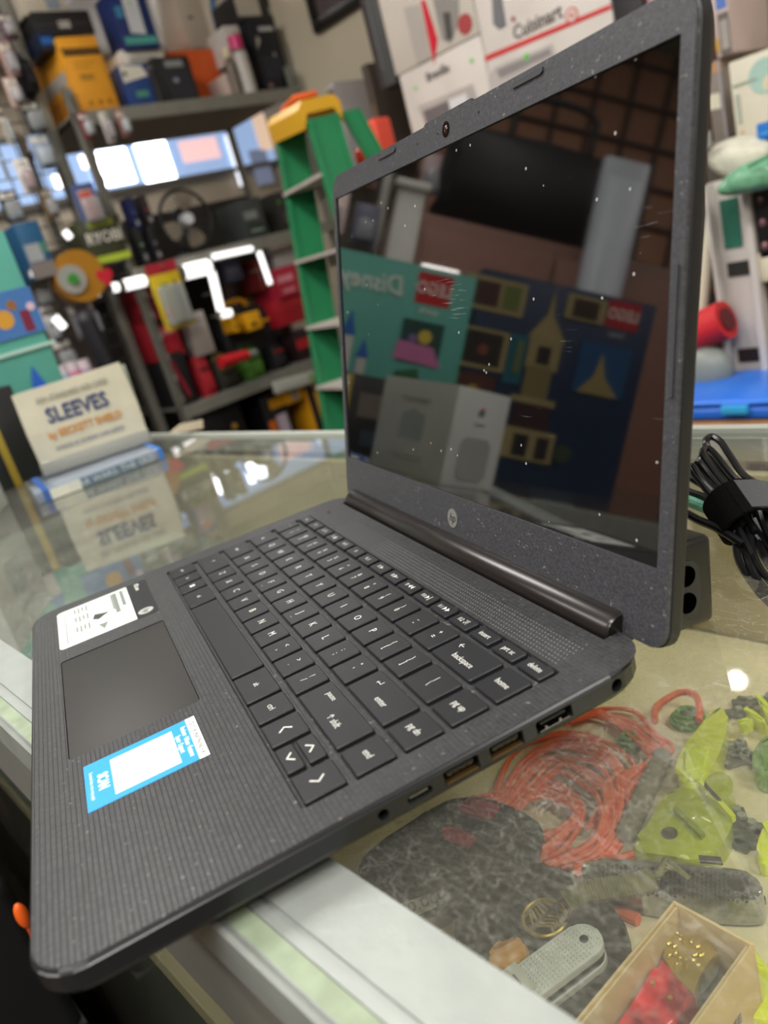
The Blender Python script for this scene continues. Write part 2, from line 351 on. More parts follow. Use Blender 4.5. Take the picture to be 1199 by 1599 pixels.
# ports
GOLD = M('gold_contact', 'a08050', .3, metal=.9); STL = M('steel_port', '8a8a88', .25, metal=1)
def port(name, y0, y1, z0, z1, parts):
    o = MB().box(W_-.0095, W_-.0090, y0, y1, z0, z1).build(name, BLK, lp)
    for nm, mb, mt in parts: mb.build(nm, mt, o)
port('usb_c_port', .1183, .1274, ZP-.0014, ZP+.0014, [('port_tongue', MB().box(W_-.009, W_-.0012, .1194, .1263, ZP-.0006, ZP+.0001), STL)])
for y0 in (.1322, .1502):
    q = MB()
    for k in range(4): q.box(W_-.0075, W_-.0012, y0+.0022+k*.0026, y0+.0034+k*.0026, ZP+.0001, ZP+.0004)
    port('usb_port', y0, y0+.0136, ZP-.0025, ZP+.0031, [('port_tongue', MB().box(W_-.009, W_-.001, y0+.0015, y0+.0120, ZP+.0004, ZP+.0018), BLK), ('contact_row', q, GOLD),
        ('port_lip', MB().box(W_-.006, W_-.0004, y0+.0006, y0+.0130, ZP-.0024, ZP-.0020), GOLD)])
port('hdmi_port', .1693, .1844, ZP-.0022, ZP+.0027, [('port_tongue', MB().box(W_-.009, W_-.001, .1715, .1822, ZP+.0002, ZP+.0012), BLK),
    ('port_lip', MB().box(W_-.006, W_-.0003, .1705, .1832, ZP-.0021, ZP-.0016).box(W_-.006, W_-.0004, .1730, .1738, ZP-.0016, ZP-.0006).box(W_-.006, W_-.0004, .1790, .1798, ZP-.0016, ZP-.0006), STL)])
for nm, y, r in (('headphone_jack', .1093, .0020), ('charging_port', .2045, .0025)):
    port(nm, y-r*.6, y+r*.6, ZP-r*.6, ZP+r*.6, [('port_ring', MB().cyl((W_-.006, y, ZP), (W_-.0008, y, ZP), r*.96, n=20, caps=False), M('dark_ring', '38383a', .25, metal=.7))])
# keys
p_ = .01874
KEYS = []
def key(x0, x1, y0, y1, leg=()): KEYS.append((x0/1000, x1/1000, y0/1000, y1/1000, leg))
def two(a, b): return ((a, 0, .33, 4.0), (b, 0, -.18, 4.4))
r1 = (164.6, 180.4); r2 = (145.8, 161.6); r3 = (127.0, 142.8); r4 = (108.2, 123.8); r5 = (89.0, 104.8)
nums = [('!', '1'), ('@', '2'), ('#', '3'), ('$', '4'), ('%', '5'), ('^', '6'), ('&', '7'), ('*', '8'), ('(', '9'), (')', '0'), ('_', '-'), ('+', '=')]
key(18.5, 28.8, *r1, two('~', '`'))
for i, (a, b) in enumerate(nums):
    x = 39.4+18.74*i; key(x-8, x+8, *r1, two(a, b))
key(255.9, 288, *r1, (('←', -.55, .42, 4.6), ('backspace', .08, -.28, 4.3)))
key(291.2, 307.5, *r1, (('home', 0, .0, 4.2),))
key(18.5, 37.6, *r2, (('tab', 0, .0, 3.4),))
for i, c_ in enumerate('QWERTYUIOP'): x = 48.6+18.74*i; key(x-8, x+8, *r2, ((c_, 0, .05, 5.6),))
for i, ab in enumerate([('{', '['), ('}', ']')]): x = 48.6+18.74*(10+i); key(x-8, x+8, *r2, two(*ab))
key(265.8, 288, *r2, two('|', '\\')); key(291.2, 307.5, *r2, (('pg up', 0, 0, 4.2),))
key(18.5, 42.4, *r3, (('caps', -.1, .0, 3.4),))
for i, c_ in enumerate('ASDFGHJKL'): x = 53.3+18.74*i; key(x-8, x+8, *r3, ((c_, 0, .05, 5.6),)+(((('_', 0, -.45, 3.6),)) if c_ in 'FJ' else ()))
for i, ab in enumerate([(':', ';'), ('"', "'")]): x = 53.3+18.74*(9+i); key(x-8, x+8, *r3, two(*ab))
key(251.6, 288, *r3, (('↵', -.5, .38, 4.6), ('enter', .2, -.25, 4.4))); key(291.2, 307.5, *r3, (('pg dn', 0, 0, 4.2),))
key(18.5, 52.0, *r4, (('↑', -.1, .1, 3.4),))
for i, c_ in enumerate('ZXCVBNM'): x = 62.7+18.74*i; key(x-8, x+8, *r4, ((c_, 0, .05, 5.6),))
for i, ab in enumerate([('<', ','), ('>', '.'), ('?', '/')]): x = 62.7+18.74*(7+i); key(x-8, x+8, *r4, two(*ab))
key(242.2, 288, *r4, (('pause', -.5, .45, 3.8), ('↑ shift', .25, -.3, 4.4))); key(291.2, 307.5, *r4, (('end', 0, 0, 4.2),))
key(18.5, 36.4, *r5, (('ctrl', 0, 0, 3.2),)); key(39.2, 53.4, *r5, (('fn', 0, 0, 3.2),)); key(56.2, 70.4, *r5, (('win', 0, 0, 3),)); key(73.2, 97.6, *r5, (('alt', 0, 0, 3.6),))
key(100.4, 201.6, *r5); key(204.4, 229.2, *r5, (('alt', 0, 0, 3.8),)); key(232, 248.8, *r5, (('ctrl', 0, 0, 4.0),))
key(251.6, 268.4, *r5, (('<', 0, 0, 0),)); key(271.2, 288, 97.6, 104.8, (('^', 0, 0, 0),)); key(271.2, 288, 89, 96.2, (('v', 0, 0, 0),)); key(291.2, 307.5, *r5, (('>', 0, 0, 0),))
fl = ['esc', 'f1 ?', 'f2 ☼', 'f3 ☀', 'f4 ▣', 'f5', 'f6 ✕', 'f7 ►-', 'f8 ►+', 'f9 ◄◄', 'f10 ►‖', 'f11 ►►', 'f12 ✈', 'insert', 'prt sc', 'delete']
for i, t in enumerate(fl): x = 26.0+18.26*i; key(x-7.7, x+7.7, 183.2, 190.9, ((t, 0, 0, 3.3 if i < 13 else 3.9),))
KM = {}
for (x0, x1, y0, y1, leg) in KEYS:
    kk = (round(x1-x0, 4), round(y1-y0, 4))
    if kk not in KM:
        a, b = kk[0]/2, kk[1]/2; q = MB()
        q.rings([rring(-a, a, -b, b, .0009, -.0013, 3), rring(-a, a, -b, b, .0009, .0002, 3), rring(-a+.0004, a-.0004, -b+.0004, b-.0004, .0008, .0006, 3)])
        o = q.build('key', KEY, lp, ang=20); KM[kk] = o
    else: o = KM[kk].copy(); COL.objects.link(o)
    cx, cy = (x0+x1)/2, (y0+y1)/2; o.location = (cx, cy, 0)
    hw, hh = kk[0]/2, kk[1]/2
    if leg and leg[0][3] == 0:
        g = leg[0][0]; a = {'<': 90, '^': 0, 'v': 180, '>': -90}[g]; mm = Matrix.Rotation(math.radians(a), 4, 'Z')
        q = MB()
        for s in (-1, 1): q.prism([(s*.0029, -.0012), (s*.0024, -.0017), (0, .0006), (0, .0014)], .0006, .0007, m=mm)
        q.build('legend', LEG, o, smooth=False); continue
    if leg and leg[0][0] == 'win':
        q = MB()
        for sx in (0, 1):
            for sy in (0, 1): q.box(-.0016+sx*.0017, -.0001+sx*.0017, -.0016+sy*.0017, -.0001+sy*.0017, .0006, .0007)
        q.build('legend', LEG, o, smooth=False); continue
    for (s, fx, fy, sz) in leg:
        bold = -.006 if len(s) > 1 else -.004
        text(s, sz/1000, LEG, o, (fx*hw, fy*hh, .00064), name='legend', sx=.85 if len(s) > 1 else .9, bold=bold)
# speaker grille dots
g = MB()
for j in range(7):
    for i in range(118):
        x = .066+i*.00202+(j % 2)*.001; y = .1945+j*.0021
        if x > .303: continue
        q = .00048 if x > .12 else .00034
        g.prism([(x-q, y), (x, y-q*.8), (x+q, y), (x, y+q*.8)], 0, .00006)
tag(g.build('speaker_grille', M('grille_dots', '77767a', .5), lp, smooth=False), kind='stuff')
# hinge barrel cover
pr = []
for i in range(11):
    a = math.radians(-35+i*16.5); pr.append((.2265-.0085*math.cos(a)*1.0, -.001+.0078*math.sin(a)))
pr += [(.2335, .0062), (.2335, -.008), (.2200, -.008)]
m = MB(); xs = [hx0+.0007, hx0+.0022, hx1-.0022, hx1-.0007]
cy, cz = .2265, 0
m.rings([[(x, cy+(a-cy)*k, cz+(b-cz)*k) for a, b in pr] for x, k in zip(xs, (.86, 1, 1, .86))])
m.build('hinge_cover', M('hinge_gloss', '201c1b', .28, spec=.55, noise=.05), lp, ang=50)
# stickers
WHT = M('sticker_white', 'e9efe6', .45); BLU = M('sticker_blue', '2398e0', .4); INK = M('grey_ink', '77807a', .6); DINK = M('dark_ink', '3a3a3a', .6)
st = MB().prism(rrect(.0140, .0790, .0160, .0605, [.003, .0005, .0005, .003], 3), 0, .00012).build('information_sticker', WHT, lp, smooth=False)
m = MB()
for (a, b, wd, hh) in ((.017, .0565, .030, .0022), (.017, .0520, .038, .0028), (.017, .0500, .030, .001)): m.box(a, a+wd, b-hh/2, b+hh/2, .00012, .00016)
m.build('blurred_heading', INK, st, smooth=False)
m = MB()
for i, x in enumerate((.018, .034, .052)):
    for j in range(4): m.box(x, x+.011-(j % 2)*.002, .0335-j*.0024, .0345-j*.0024, .00012, .00016)
m.box(.020, .074, .0205, .0211, .00012, .00016); m.box(.018, .028, .0182, .0187, .00012, .00016)
m.build('small_print', INK, st, smooth=False)
MB().prism([(.042, .038), (.050, .0365), (.0535, .040), (.050, .0435), (.047, .047), (.0455, .0435)], .00012, .00018).build('dark_emblem', DINK, st, smooth=False)
MB().prism([(.0625, .045), (.073, .042), (.0625, .039), (.0632, .042)], .00012, .00016).build('outline_mark', INK, st, smooth=False)
dc = MB().prism(rrect(.0130, .0800, .0608, .0735, .001, 3), 0, .0001).build('dark_sticker', M('sticker_dark', '2a2a2c', .35), lp, smooth=False)
text('IPS.com', .0040, LEG, dc, (.0230, .0668, .0002), bold=.02)
em = MB().cyl((.0715, .0665, .0001), (.0715, .0665, .0003), .0046, n=28).build('round_emblem', M('emblem_silver', 'c9cac6', .3, metal=.3), dc)
text('hp', .0056, DINK, dc, (.0715, .0668, .0003), shear=.3, name='emblem_lettering')
bs = MB().prism([(.2178, .0213), (.2521, .0212), (.2520, .0682), (.2178, .0678)], 0, .00012).build('blue_sticker', BLU, lp, smooth=False)
MB().box(.2178, .2521, .0640, .0681, .00012, .00018).build('white_strip', M('sticker_pure_white', 'f4f4f2', .45), bs, smooth=False)
MB().box(.2220, .2484, .0318, .0575, .00012, .00018).build('white_square', MATS['sticker_pure_white'], bs, smooth=False)
text('USE YOUR SMARTPHONE FOR', .0029, DINK, bs, (.2350, .0660, .0002), sx=.72)
LW = MATS['sticker_pure_white']
text('Reviews · Videos · Features', .0031, LW, bs, (.2350, .0621, .00014), sx=.72, bold=.02)
text('Specs · Support', .0031, LW, bs, (.2350, .0592, .00014), sx=.72, bold=.02)
text('SCAN', .0058, LW, bs, (.2350, .0280, .00014), sx=.78, bold=.03)
text('Standard data rates may apply', .0020, LW, bs, (.2350, .0238, .00014), sx=.85)
# lid
la = math.radians(75.61)
LM = Matrix(((1, 0, 0, .0104), (0, math.cos(la), -math.sin(la), .2345), (0, math.sin(la), math.cos(la), .0274), (0, 0, 0, 1)))
lid = None
m = MB(); LX0, LX1, LY0, LY1 = -.0050, .3160, -.0310, .1880
def lid_ring(i, z): 
    return [(a, b, z) for a, b in rrect(LX0+i, LX1-i, LY0+i, LY1-i, [.009, .012, .012, .009], 6)]
m.rings([lid_ring(.0035, -.0075), lid_ring(.0012, -.0068), lid_ring(0, -.0050), lid_ring(0, -.0008), lid_ring(.0004, -.0004)])
lid = m.build('lid', M('lid_plastic', '1d1e21', .40, spec=.4), lp); lid.matrix_local = LM
# bezel frame with opening
def frame(mb, o, i_, z0, z1):
    n = len(o); a = [[mb.b.verts.new((x, y, z)) for x, y in r] for r, z in ((o, z0), (o, z1), (i_, z1), (i_, z0))]
    for k in range(4):
        A, B = a[k], a[(k+1) % 4]
        for j in range(n): mb.b.faces.new([A[j], A[(j+1) % n], B[(j+1) % n], B[j]])
    return mb
ob = rrect(LX0+.0005, LX1-.0005, LY0+.0005, LY1-.0005, [.0085, .0115, .0115, .0085], 6)
ob2 = []
for (x, y) in ob: ob2.append((x, y))
# raised lip at the top centre (insert vertices)
k = max(range(len(ob2)), key=lambda i: ob2[i][1]+ (.001 if ob2[i][0] > .2 else 0))
top = [i for i in range(len(ob2)) if abs(ob2[i][1]-(LY1-.0005)) < 1e-6]
ix = max(top, key=lambda i: ob2[i][0])
extra = [(.1800, LY1-.0005), (.1799, LY1+.0008), (.1340, LY1+.0008), (.1315, LY1-.0005)]
ib = rrect(0, .3094, 0, .1739, .0006, 6)
ob3 = ob2[:ix+1]+extra+ob2[ix+1:]; e2 = [(.18, .1739), (.1799, .1739), (.134, .1739), (.1315, .1739)]
ib3 = ib[:ix+1]+e2+ib[ix+1:]
BZ = weave_mat('bezel_weave', '38393d', '48494e', .0011, .0009, .45, .15)
bz = frame(MB(), ob3, ib3, -.0006, .0011).build('screen_bezel', BZ, lid, smooth=False)
dm = M('display_glass', '020203', .03, spec=1, ior=1.62, coat=0)
nt = dm.node_tree; b = nt.nodes['Principled BSDF']; Lk = nt.links.new
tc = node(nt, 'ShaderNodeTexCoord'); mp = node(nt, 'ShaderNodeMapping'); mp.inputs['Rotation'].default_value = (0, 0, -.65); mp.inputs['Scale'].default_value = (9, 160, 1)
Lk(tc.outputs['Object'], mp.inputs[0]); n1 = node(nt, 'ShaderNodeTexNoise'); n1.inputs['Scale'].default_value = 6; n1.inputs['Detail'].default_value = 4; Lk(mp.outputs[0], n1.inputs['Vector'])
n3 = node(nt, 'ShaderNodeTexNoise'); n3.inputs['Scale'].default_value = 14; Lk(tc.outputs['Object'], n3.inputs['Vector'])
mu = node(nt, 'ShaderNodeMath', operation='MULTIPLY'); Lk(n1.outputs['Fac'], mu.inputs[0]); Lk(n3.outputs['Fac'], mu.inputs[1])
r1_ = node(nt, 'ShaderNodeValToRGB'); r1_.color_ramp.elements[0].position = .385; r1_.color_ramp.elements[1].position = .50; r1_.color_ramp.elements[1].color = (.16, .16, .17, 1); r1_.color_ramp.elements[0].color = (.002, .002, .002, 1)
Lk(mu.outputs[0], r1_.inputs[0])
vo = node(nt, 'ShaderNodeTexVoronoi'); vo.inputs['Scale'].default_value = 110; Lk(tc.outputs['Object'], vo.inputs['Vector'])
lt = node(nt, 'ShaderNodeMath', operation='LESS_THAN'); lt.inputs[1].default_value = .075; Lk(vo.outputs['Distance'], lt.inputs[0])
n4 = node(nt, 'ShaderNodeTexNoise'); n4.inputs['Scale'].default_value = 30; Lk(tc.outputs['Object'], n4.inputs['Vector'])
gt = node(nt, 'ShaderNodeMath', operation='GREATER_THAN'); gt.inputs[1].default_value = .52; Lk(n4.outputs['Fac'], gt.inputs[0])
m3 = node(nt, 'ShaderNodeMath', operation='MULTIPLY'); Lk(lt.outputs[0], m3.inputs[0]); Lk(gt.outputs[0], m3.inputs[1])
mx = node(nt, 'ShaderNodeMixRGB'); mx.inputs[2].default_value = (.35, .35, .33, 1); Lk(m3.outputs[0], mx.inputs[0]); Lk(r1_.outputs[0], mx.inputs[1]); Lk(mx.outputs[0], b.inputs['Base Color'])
MB().box(-.001, .3104, -.001, .1749, -.0006, .0001).build('display', dm, lid, smooth=False)
wc = MB().cyl((.1558, .1812, .0010), (.1558, .1812, .0013), .0036, n=28).build('webcam', M('webcam_black', '050506', .1), lid)
MB().sph((.1558, .1812, .0012), .0017, 14, (1, 1, .3)).build('lens', M('lens_brown', '3a1c14', .08, coat=1), wc)
for x in (.1242, .1867, .1471): MB().cyl((x, .1812, .0010), (x, .1812, .00125), .0006, n=10).build('microphone_hole', BLK, lid)
PADM = M('rubber_pad', '3a3b3e', .6)
for (x0, y0, x1, y1) in ((.0741, .1832, .0972, .1854), (.2153, .1832, .2365, .1854), (.0775, -.0240, .0965, -.0218), (.2140, -.0238, .2358, -.0216), (.3118, .062, .3134, .105)):
    pts = [(x0, y0), (x1-.0015, y0), (x1, y0+.0008), (x1, y1), (x0, y1)] if x1-x0 > .005 else [(x0, y0), (x1, y0), (x1, y1), (x0, y1)]
    MB().prism(pts, .0011, .0018).build('rubber_pad', PADM, lid, smooth=False)
e = MB().cyl((.1556, -.0128, .0011), (.1556, -.0128, .0014), .0052, n=32).build('maker_emblem', M('emblem_grey', '9a9a96', .35, metal=.5), lid)
text('hp', .0068, BLK, e, (.1556, -.0126, .0014), shear=.35, name='emblem_lettering')
# ------------------------------------------------------------------ printed cartons and packs
def decals(parent, items, w_, h_, y, T=None):
    """thin printed pieces on the face y=const (x right, z up, looking along +y); T re-orients them onto another face"""
    T = T or Matrix(); dd_ = .0006
    def fin(o):
        o.parent = parent; o.matrix_local = T @ o.matrix_local if False else T @ Matrix.Translation((0, 0, 0)) @ o.matrix_basis
        return o
    lay = 0
    for it in items:
        k = it[0]; lay += 1; yy = y-dd_*(1+lay*.35)
        R90 = Matrix.Translation((0, yy, 0)) @ Matrix.Rotation(PI/2, 4, 'X')
        if k == 'r':
            _, x0, z0, x1, z1, c = it[:6]; nm = it[6] if len(it) > 6 else 'printed_panel'
            o = MB().box(-w_/2+x0*w_, -w_/2+x1*w_, y-dd_*(1+lay*.35), y+.0002, z0*h_, z1*h_).build(nm, C(c, .4), None, smooth=False)
        elif k == 'p':
            _, pts, c = it[:3]; nm = it[3] if len(it) > 3 else 'printed_panel'
            o = MB().prism([(-w_/2+a*w_, b*h_) for a, b in pts], -.0004, .0002, m=R90).build(nm, C(c, .4), None, smooth=False)
        elif k == 'c':
            _, x, z, r, c = it[:5]; nm = it[5] if len(it) > 5 else 'printed_disc'
            o = MB().cyl((-w_/2+x*w_, y+.0002, z*h_), (-w_/2+x*w_, yy, z*h_), r*w_, n=24).build(nm, C(c, .4), None, smooth=False)
        elif k == 't':
            _, s, x, z, size, c = it[:6]; sx = it[6] if len(it) > 6 else 1; sh = it[7] if len(it) > 7 else 0
            o = text(s, size*h_, C(c, .5), None, sx=sx, bold=.015, shear=sh)
            o.matrix_basis = Matrix.Translation((-w_/2+x*w_, yy-.0002, z*h_)) @ Matrix.Rotation(PI/2, 4, 'X') @ Matrix.Diagonal((size*h_*sx, size*h_, size*h_, 1))
        mb_ = T @ o.matrix_basis; o.parent = parent; o.matrix_local = mb_
def FACE(side, w_, d_):
    """transform that carries decals made for the front (-y) onto another side face"""
    if side == 'right': return Matrix.Rotation(PI/2, 4, 'Z')
    if side == 'left': return Matrix.Rotation(-PI/2, 4, 'Z')
    if side == 'back': return Matrix.Rotation(PI, 4, 'Z')
def carton(name, label, cat, loc, rz, w_, d_, h_, col, front=(), right=(), left=(), back=(), group=None, rough=.45, tape=None, bev=.0015):
    t = thing(name, label, cat, loc, rz, group)
    MB().box(-w_/2, w_/2, -d_/2, d_/2, 0, h_, bev).build('carton_body', C(col, rough), t)
    # closing flaps: two leaves with a seam along the top
    MB().box(-w_/2+.001, w_/2-.001, -d_/2+.001, -.0006, h_, h_+.0012).box(-w_/2+.001, w_/2-.001, .0006, d_/2-.001, h_, h_+.0012).build('top_flap', C(col, rough), t, smooth=False)
    if tape: MB().box(-w_/2, w_/2, -.012, .012, h_+.0012, h_+.0018).build('tape', C(tape, .3), t, smooth=False)
    decals(t, front, w_, h_, -d_/2)
    if right: decals(t, right, d_, h_, -w_/2, FACE('right', w_, d_))
    if left: decals(t, left, d_, h_, -w_/2, FACE('left', w_, d_))
    if back: decals(t, back, w_, h_, -d_/2, FACE('back', w_, d_))
    return t
# --- white box at the left end of the glass
A = Vector((-.5526, .1448)); B = Vector((-.409, .057)); dAB = (B-A).normalized(); nAB = Vector((dAB.y, -dAB.x))
cen = (A+B)/2 + nAB*.051; rzw = math.atan2(dAB.y, dAB.x)
wb = carton('white_box', 'plain white electronics box standing at the left edge of the glass counter', 'box', (cen.x, cen.y, 0), rzw, .168, .102, .137, 'dfe2df',
    back=[('r', .30, .80, .72, .815, '9aa09c', 'small_print'), ('r', .34, .77, .66, .783, 'a9aeaa', 'small_print'), ('p', [(.34, .38), (.66, .38), (.66, .64), (.50, .70), (.34, .64)], 'b7c6c9', 'pale_blue_print'),
          ('r', .28, .20, .72, .212, 'a9aeaa', 'small_print'), ('r', .33, .165, .67, .175, 'b4b8b4', 'small_print')],
    right=[('c', .5, .78, .05, '3f8f5a'), ('p', [(.46, .80), (.54, .80), (.54, .83), (.46, .83)], 'd8493a'), ('p', [(.52, .76), (.56, .76), (.56, .80), (.52, .80)], '3c6fc4'),
           ('p', [(.30, .08), (.70, .08), (.78, .14), (.78, .46), (.70, .52), (.30, .52), (.22, .46), (.22, .14)], 'aeb1ac', 'grey_device_print'), ('r', .40, .66, .60, .675, 'b4b8b4', 'small_print')])
# --- teal and navy construction-toy boxes
ve = at(95, 580, u=-.78).y; zt = at(12, 360, u=-.78).z; v0 = -.005; wt = ve-v0
def fx(v): return (v-v0)/wt
def fz(z): return z/zt
TE = '5fb0a2'
carton('toy_box', 'tall teal toy set box with a red logo and castle pictures behind the white box', 'toy box', (-.78-.045, (v0+ve)/2, 0), PI/2, wt, .09, zt, TE, front=[
    ('r', fx(.036), fz(.285), fx(.100), fz(.340), 'c8242b', 'red_logo_square'), ('t', 'LEGO', fx(.068), fz(.3125), fz(.030), 'f4f0ea', .85),
    ('t', 'Disney', fx(.178), fz(.305), fz(.046), 'e8efe9', .9, .2), ('t', '40478', fx(.070), fz(.272), fz(.014), 'e8efe9'),
    ('r', fx(.036), fz(.178), fx(.112), fz(.255), '1f4a44', 'small_photo'), ('p', [(fx(.03), fz(.178)), (fx(.12), fz(.182)), (fx(.115), fz(.215)), (fx(.05), fz(.212))], 'd07bb0'), ('c', fx(.068), fz(.228), .035, 'd9c24a'), ('c', fx(.09), fz(.222), .022, '8a6aa8'),
    ('p', [(fx(.05), fz(.10)), (fx(.12), fz(.10)), (fx(.11), fz(.16)), (fx(.07), fz(.17))], '2f6a3c'),
    # grey towers with pointed blue roofs
    ('r', fx(.150), fz(.03), fx(.225), fz(.11), '8d8f96', 'castle_picture'), ('r', fx(.165), fz(.10), fx(.182), fz(.17), 'c8c6c4', 'castle_picture'), ('r', fx(.195), fz(.10), fx(.214), fz(.205), 'd2cfcc', 'castle_picture'),
    ('p', [(fx(.162), fz(.17)), (fx(.185), fz(.17)), (fx(.1735), fz(.205))], '2a62b8', 'roof_picture'), ('p', [(fx(.192), fz(.205)), (fx(.217), fz(.205)), (fx(.2045), fz(.25))], '2a62b8', 'roof_picture'),
    ('r', fx(.16), fz(.005), fx(.30), fz(.03), '8e2630'),
    # pieces that the direct view shows at the right end
    ('r', fx(.25), fz(.195), fx(.355), fz(.265), '4a7cc0', 'figure_photo'), ('c', fx(.30), fz(.225), .04, 'd9a13c'), ('c', fx(.318), fz(.243), .022, '9a6a45'), ('r', fx(.325), fz(.20), fx(.34), fz(.232), '7e2a45'), ('c', fx(.345), fz(.235), .018, 'e3c7d6'),
    ('r', fx(.29), fz(.02), fx(.345), fz(.07), 'e2dfdc', 'castle_picture'), ('r', fx(.303), fz(.07), fx(.318), fz(.115), 'e6e2e0', 'castle_picture'), ('p', [(fx(.299), fz(.115)), (fx(.322), fz(.115)), (fx(.3105), fz(.15))], '2b62c9', 'roof_picture'),
    ('r', fx(.265), fz(.03), fx(.297), fz(.07), 'c98b3c'), ('p', [(fx(.31), fz(.075)), (fx(.33), fz(.085)), (fx(.365), fz(.045)), (fx(.35), fz(.035))], '2f6fd6'), ('r', fx(.24), fz(.172), fx(.36), fz(.178), 'b9dcd4')])
v0, wt, zt = -.354, .338, .372
TAN = 'a8986a'
def tw(v, z, dv, dz, c=TAN): return ('r', fx(v), fz(z), fx(v+dv), fz(z+dz), c, 'tower_picture')
carton('toy_box', 'tall dark navy toy set box with a tan tower picture, standing on the side counter', 'toy box', (-.80-.05, v0+wt/2, 0), PI/2, wt, .10, zt, '0f2a4c', front=[
    ('r', fx(-.325), fz(.318), fx(-.262), fz(.368), 'b8202a', 'red_logo_square'), ('t', 'LEGO', fx(-.2935), fz(.343), fz(.028), 'f0ece4', .85), ('t', '76402', fx(-.288), fz(.305), fz(.013), 'aeb6c0'),
    ('r', fx(-.105), fz(.300), fx(.010), fz(.360), TAN, 'small_photo'), ('r', fx(-.055), fz(.308), fx(.002), fz(.352), '4a2c26'), ('r', fx(-.095), fz(.308), fx(-.062), fz(.352), '6d7a3c'),
    ('r', fx(-.090), fz(.195), fx(.000), fz(.268), TAN, 'small_photo'), ('r', fx(-.080), fz(.202), fx(-.008), fz(.262), '2b2420'), ('c', fx(-.045), fz(.23), .03, '8a4a34'), ('r', fx(-.125), fz(.18), fx(-.092), fz(.27), '1a6a7c'),
    ('r', fx(-.08), fz(.13), fx(.0), fz(.185), '5a3024', 'small_photo'), ('c', fx(-.04), fz(.155), .03, 'b8982f'),
    ('r', fx(-.258), fz(.318), fx(-.182), fz(.362), TAN, 'small_photo'), ('r', fx(-.245), fz(.322), fx(-.195), fz(.356), '3c2a22'),
    ('r', fx(-.325), fz(.190), fx(-.225), fz(.285), '1d4f80', 'blue_photo'), ('p', [(fx(-.315), fz(.19)), (fx(-.235), fz(.19)), (fx(-.262), fz(.225)), (fx(-.27), fz(.27)), (fx(-.283), fz(.225))], 'a3925c'),
    tw(-.190, .215, .062, .055), tw(-.182, .160, .05, .06, '8a7a50'), ('p', [(fx(-.195), fz(.27)), (fx(-.122), fz(.27)), (fx(-.15), fz(.315)), (fx(-.156), fz(.365)), (fx(-.163), fz(.315))], TAN, 'tower_picture'),
    ('r', fx(-.172), fz(.225), fx(-.146), fz(.258), '241c1a'), tw(-.20, .15, .085, .012), ('r', fx(-.195), fz(.105), fx(-.125), fz(.148), '3a2026'), tw(-.215, .045, .10, .058), ('r', fx(-.165), fz(.05), fx(-.135), fz(.092), '1c1820'), ('r', fx(-.205), fz(.05), fx(-.18), fz(.092), '1c1820'),
    tw(-.118, .20, .012, .06, '6d7a4a'), ('c', fx(-.235), fz(.07), .05, '3a4a34')])
# --- DVD case lying flat with the sleeve pack standing on it
pa, pb = at(60, 790, z=0), at(258, 716, z=0); dl = (pb-pa).xy; Lc = dl.length; rc = math.atan2(dl.y, dl.x); mid = (pa+pb)/2; n2 = Vector((-math.sin(rc), math.cos(rc)))
if n2.x > 0: n2 = -n2
cw = .125
dv = thing('disc_case', 'thin blue and clear disc case lying flat under the card sleeve pack', 'disc case', (mid.x+n2.x*cw/2, mid.y+n2.y*cw/2, 0), rc)
sg = -1 if (Matrix.Rotation(-rc, 2) @ n2).y > 0 else 1   # side of the case that faces the camera
ysp = sg*cw/2
MB().box(-Lc/2, Lc/2, -cw/2+.001, cw/2-.001, 0, .0145, .002).build('case_shell', clear('case_clear', 'aab8cc', .55), dv)
MB().box(-Lc/2+.03, Lc/2-.03, min(ysp, ysp-sg*.004), max(ysp, ysp-sg*.004), .001, .0135).build('printed_spine', C('5f7484', .4), dv, smooth=False)
MB().box(-Lc/2+.018, -Lc/2+.055, min(ysp, ysp+sg*.0006), max(ysp, ysp+sg*.0006), .001, .0135).build('white_spine_end', C('dfe0d2', .4), dv, smooth=False)
MB().box(-Lc/2+.010, -Lc/2+.018, -cw/2, cw/2, .001, .0150).build('blue_end', C('3a62a8', .35), dv, smooth=False)
MB().box(Lc/2-.006, Lc/2, -cw/2, cw/2, .001, .0150).build('blue_end', C('3a78c8', .35), dv, smooth=False)
text('STAR WARS: THE OLD', .011, C('c9d4dc', .5), dv, (.015, ysp+sg*.0008, .007), (PI/2, 0, 0 if sg < 0 else PI), sx=1.0)
pu = at(150, 700, z=.015).x-.012
q0, q1 = at(72, 745, z=.015), at(236, 690, z=.015)
d2 = (q1-q0).xy; Lp = d2.length; rp = math.atan2(d2.y, d2.x); mp_ = (q0+q1)/2; n3_ = Vector((math.sin(rp), -math.cos(rp)))
if n3_.x < 0: n3_ = -n3_
tl = at(27, 613, u=q0.x); hp_ = tl.z-.015
dp = .075
sp = thing('sleeve_pack', 'cream pack of card sleeves with large navy SLEEVES lettering standing on the glass', 'card sleeves', (mp_.x-n3_.x*dp/2, mp_.y-n3_.y*dp/2, .015), rp if n3_.dot(Vector((math.sin(rp), -math.cos(rp)))) > 0 else rp+PI)
CR = 'cdc9b4'
m = MB(); a = Lp/2
m.rings([[(-a*1.0, -dp/2, .0), (a, -dp/2, 0), (a*.98, dp/2, 0), (-a*.98, dp/2, 0)], [(-a*1.02, -dp/2-.002, hp_*.5), (a*1.02, -dp/2-.001, hp_*.5), (a, dp/2, hp_*.5), (-a, dp/2, hp_*.5)], [(-a*1.0, -dp/2+.001, hp_*.985), (a*.97, -dp/2+.001, hp_), (a*.97, dp/2-.01, hp_*.97), (-a*.97, dp/2-.01, hp_*.96)]])
m.build('bundle_body', M('cream_card', CR, .55, noise=.05, nscale=30, bump=.2, bscale=60), sp, smooth=False)
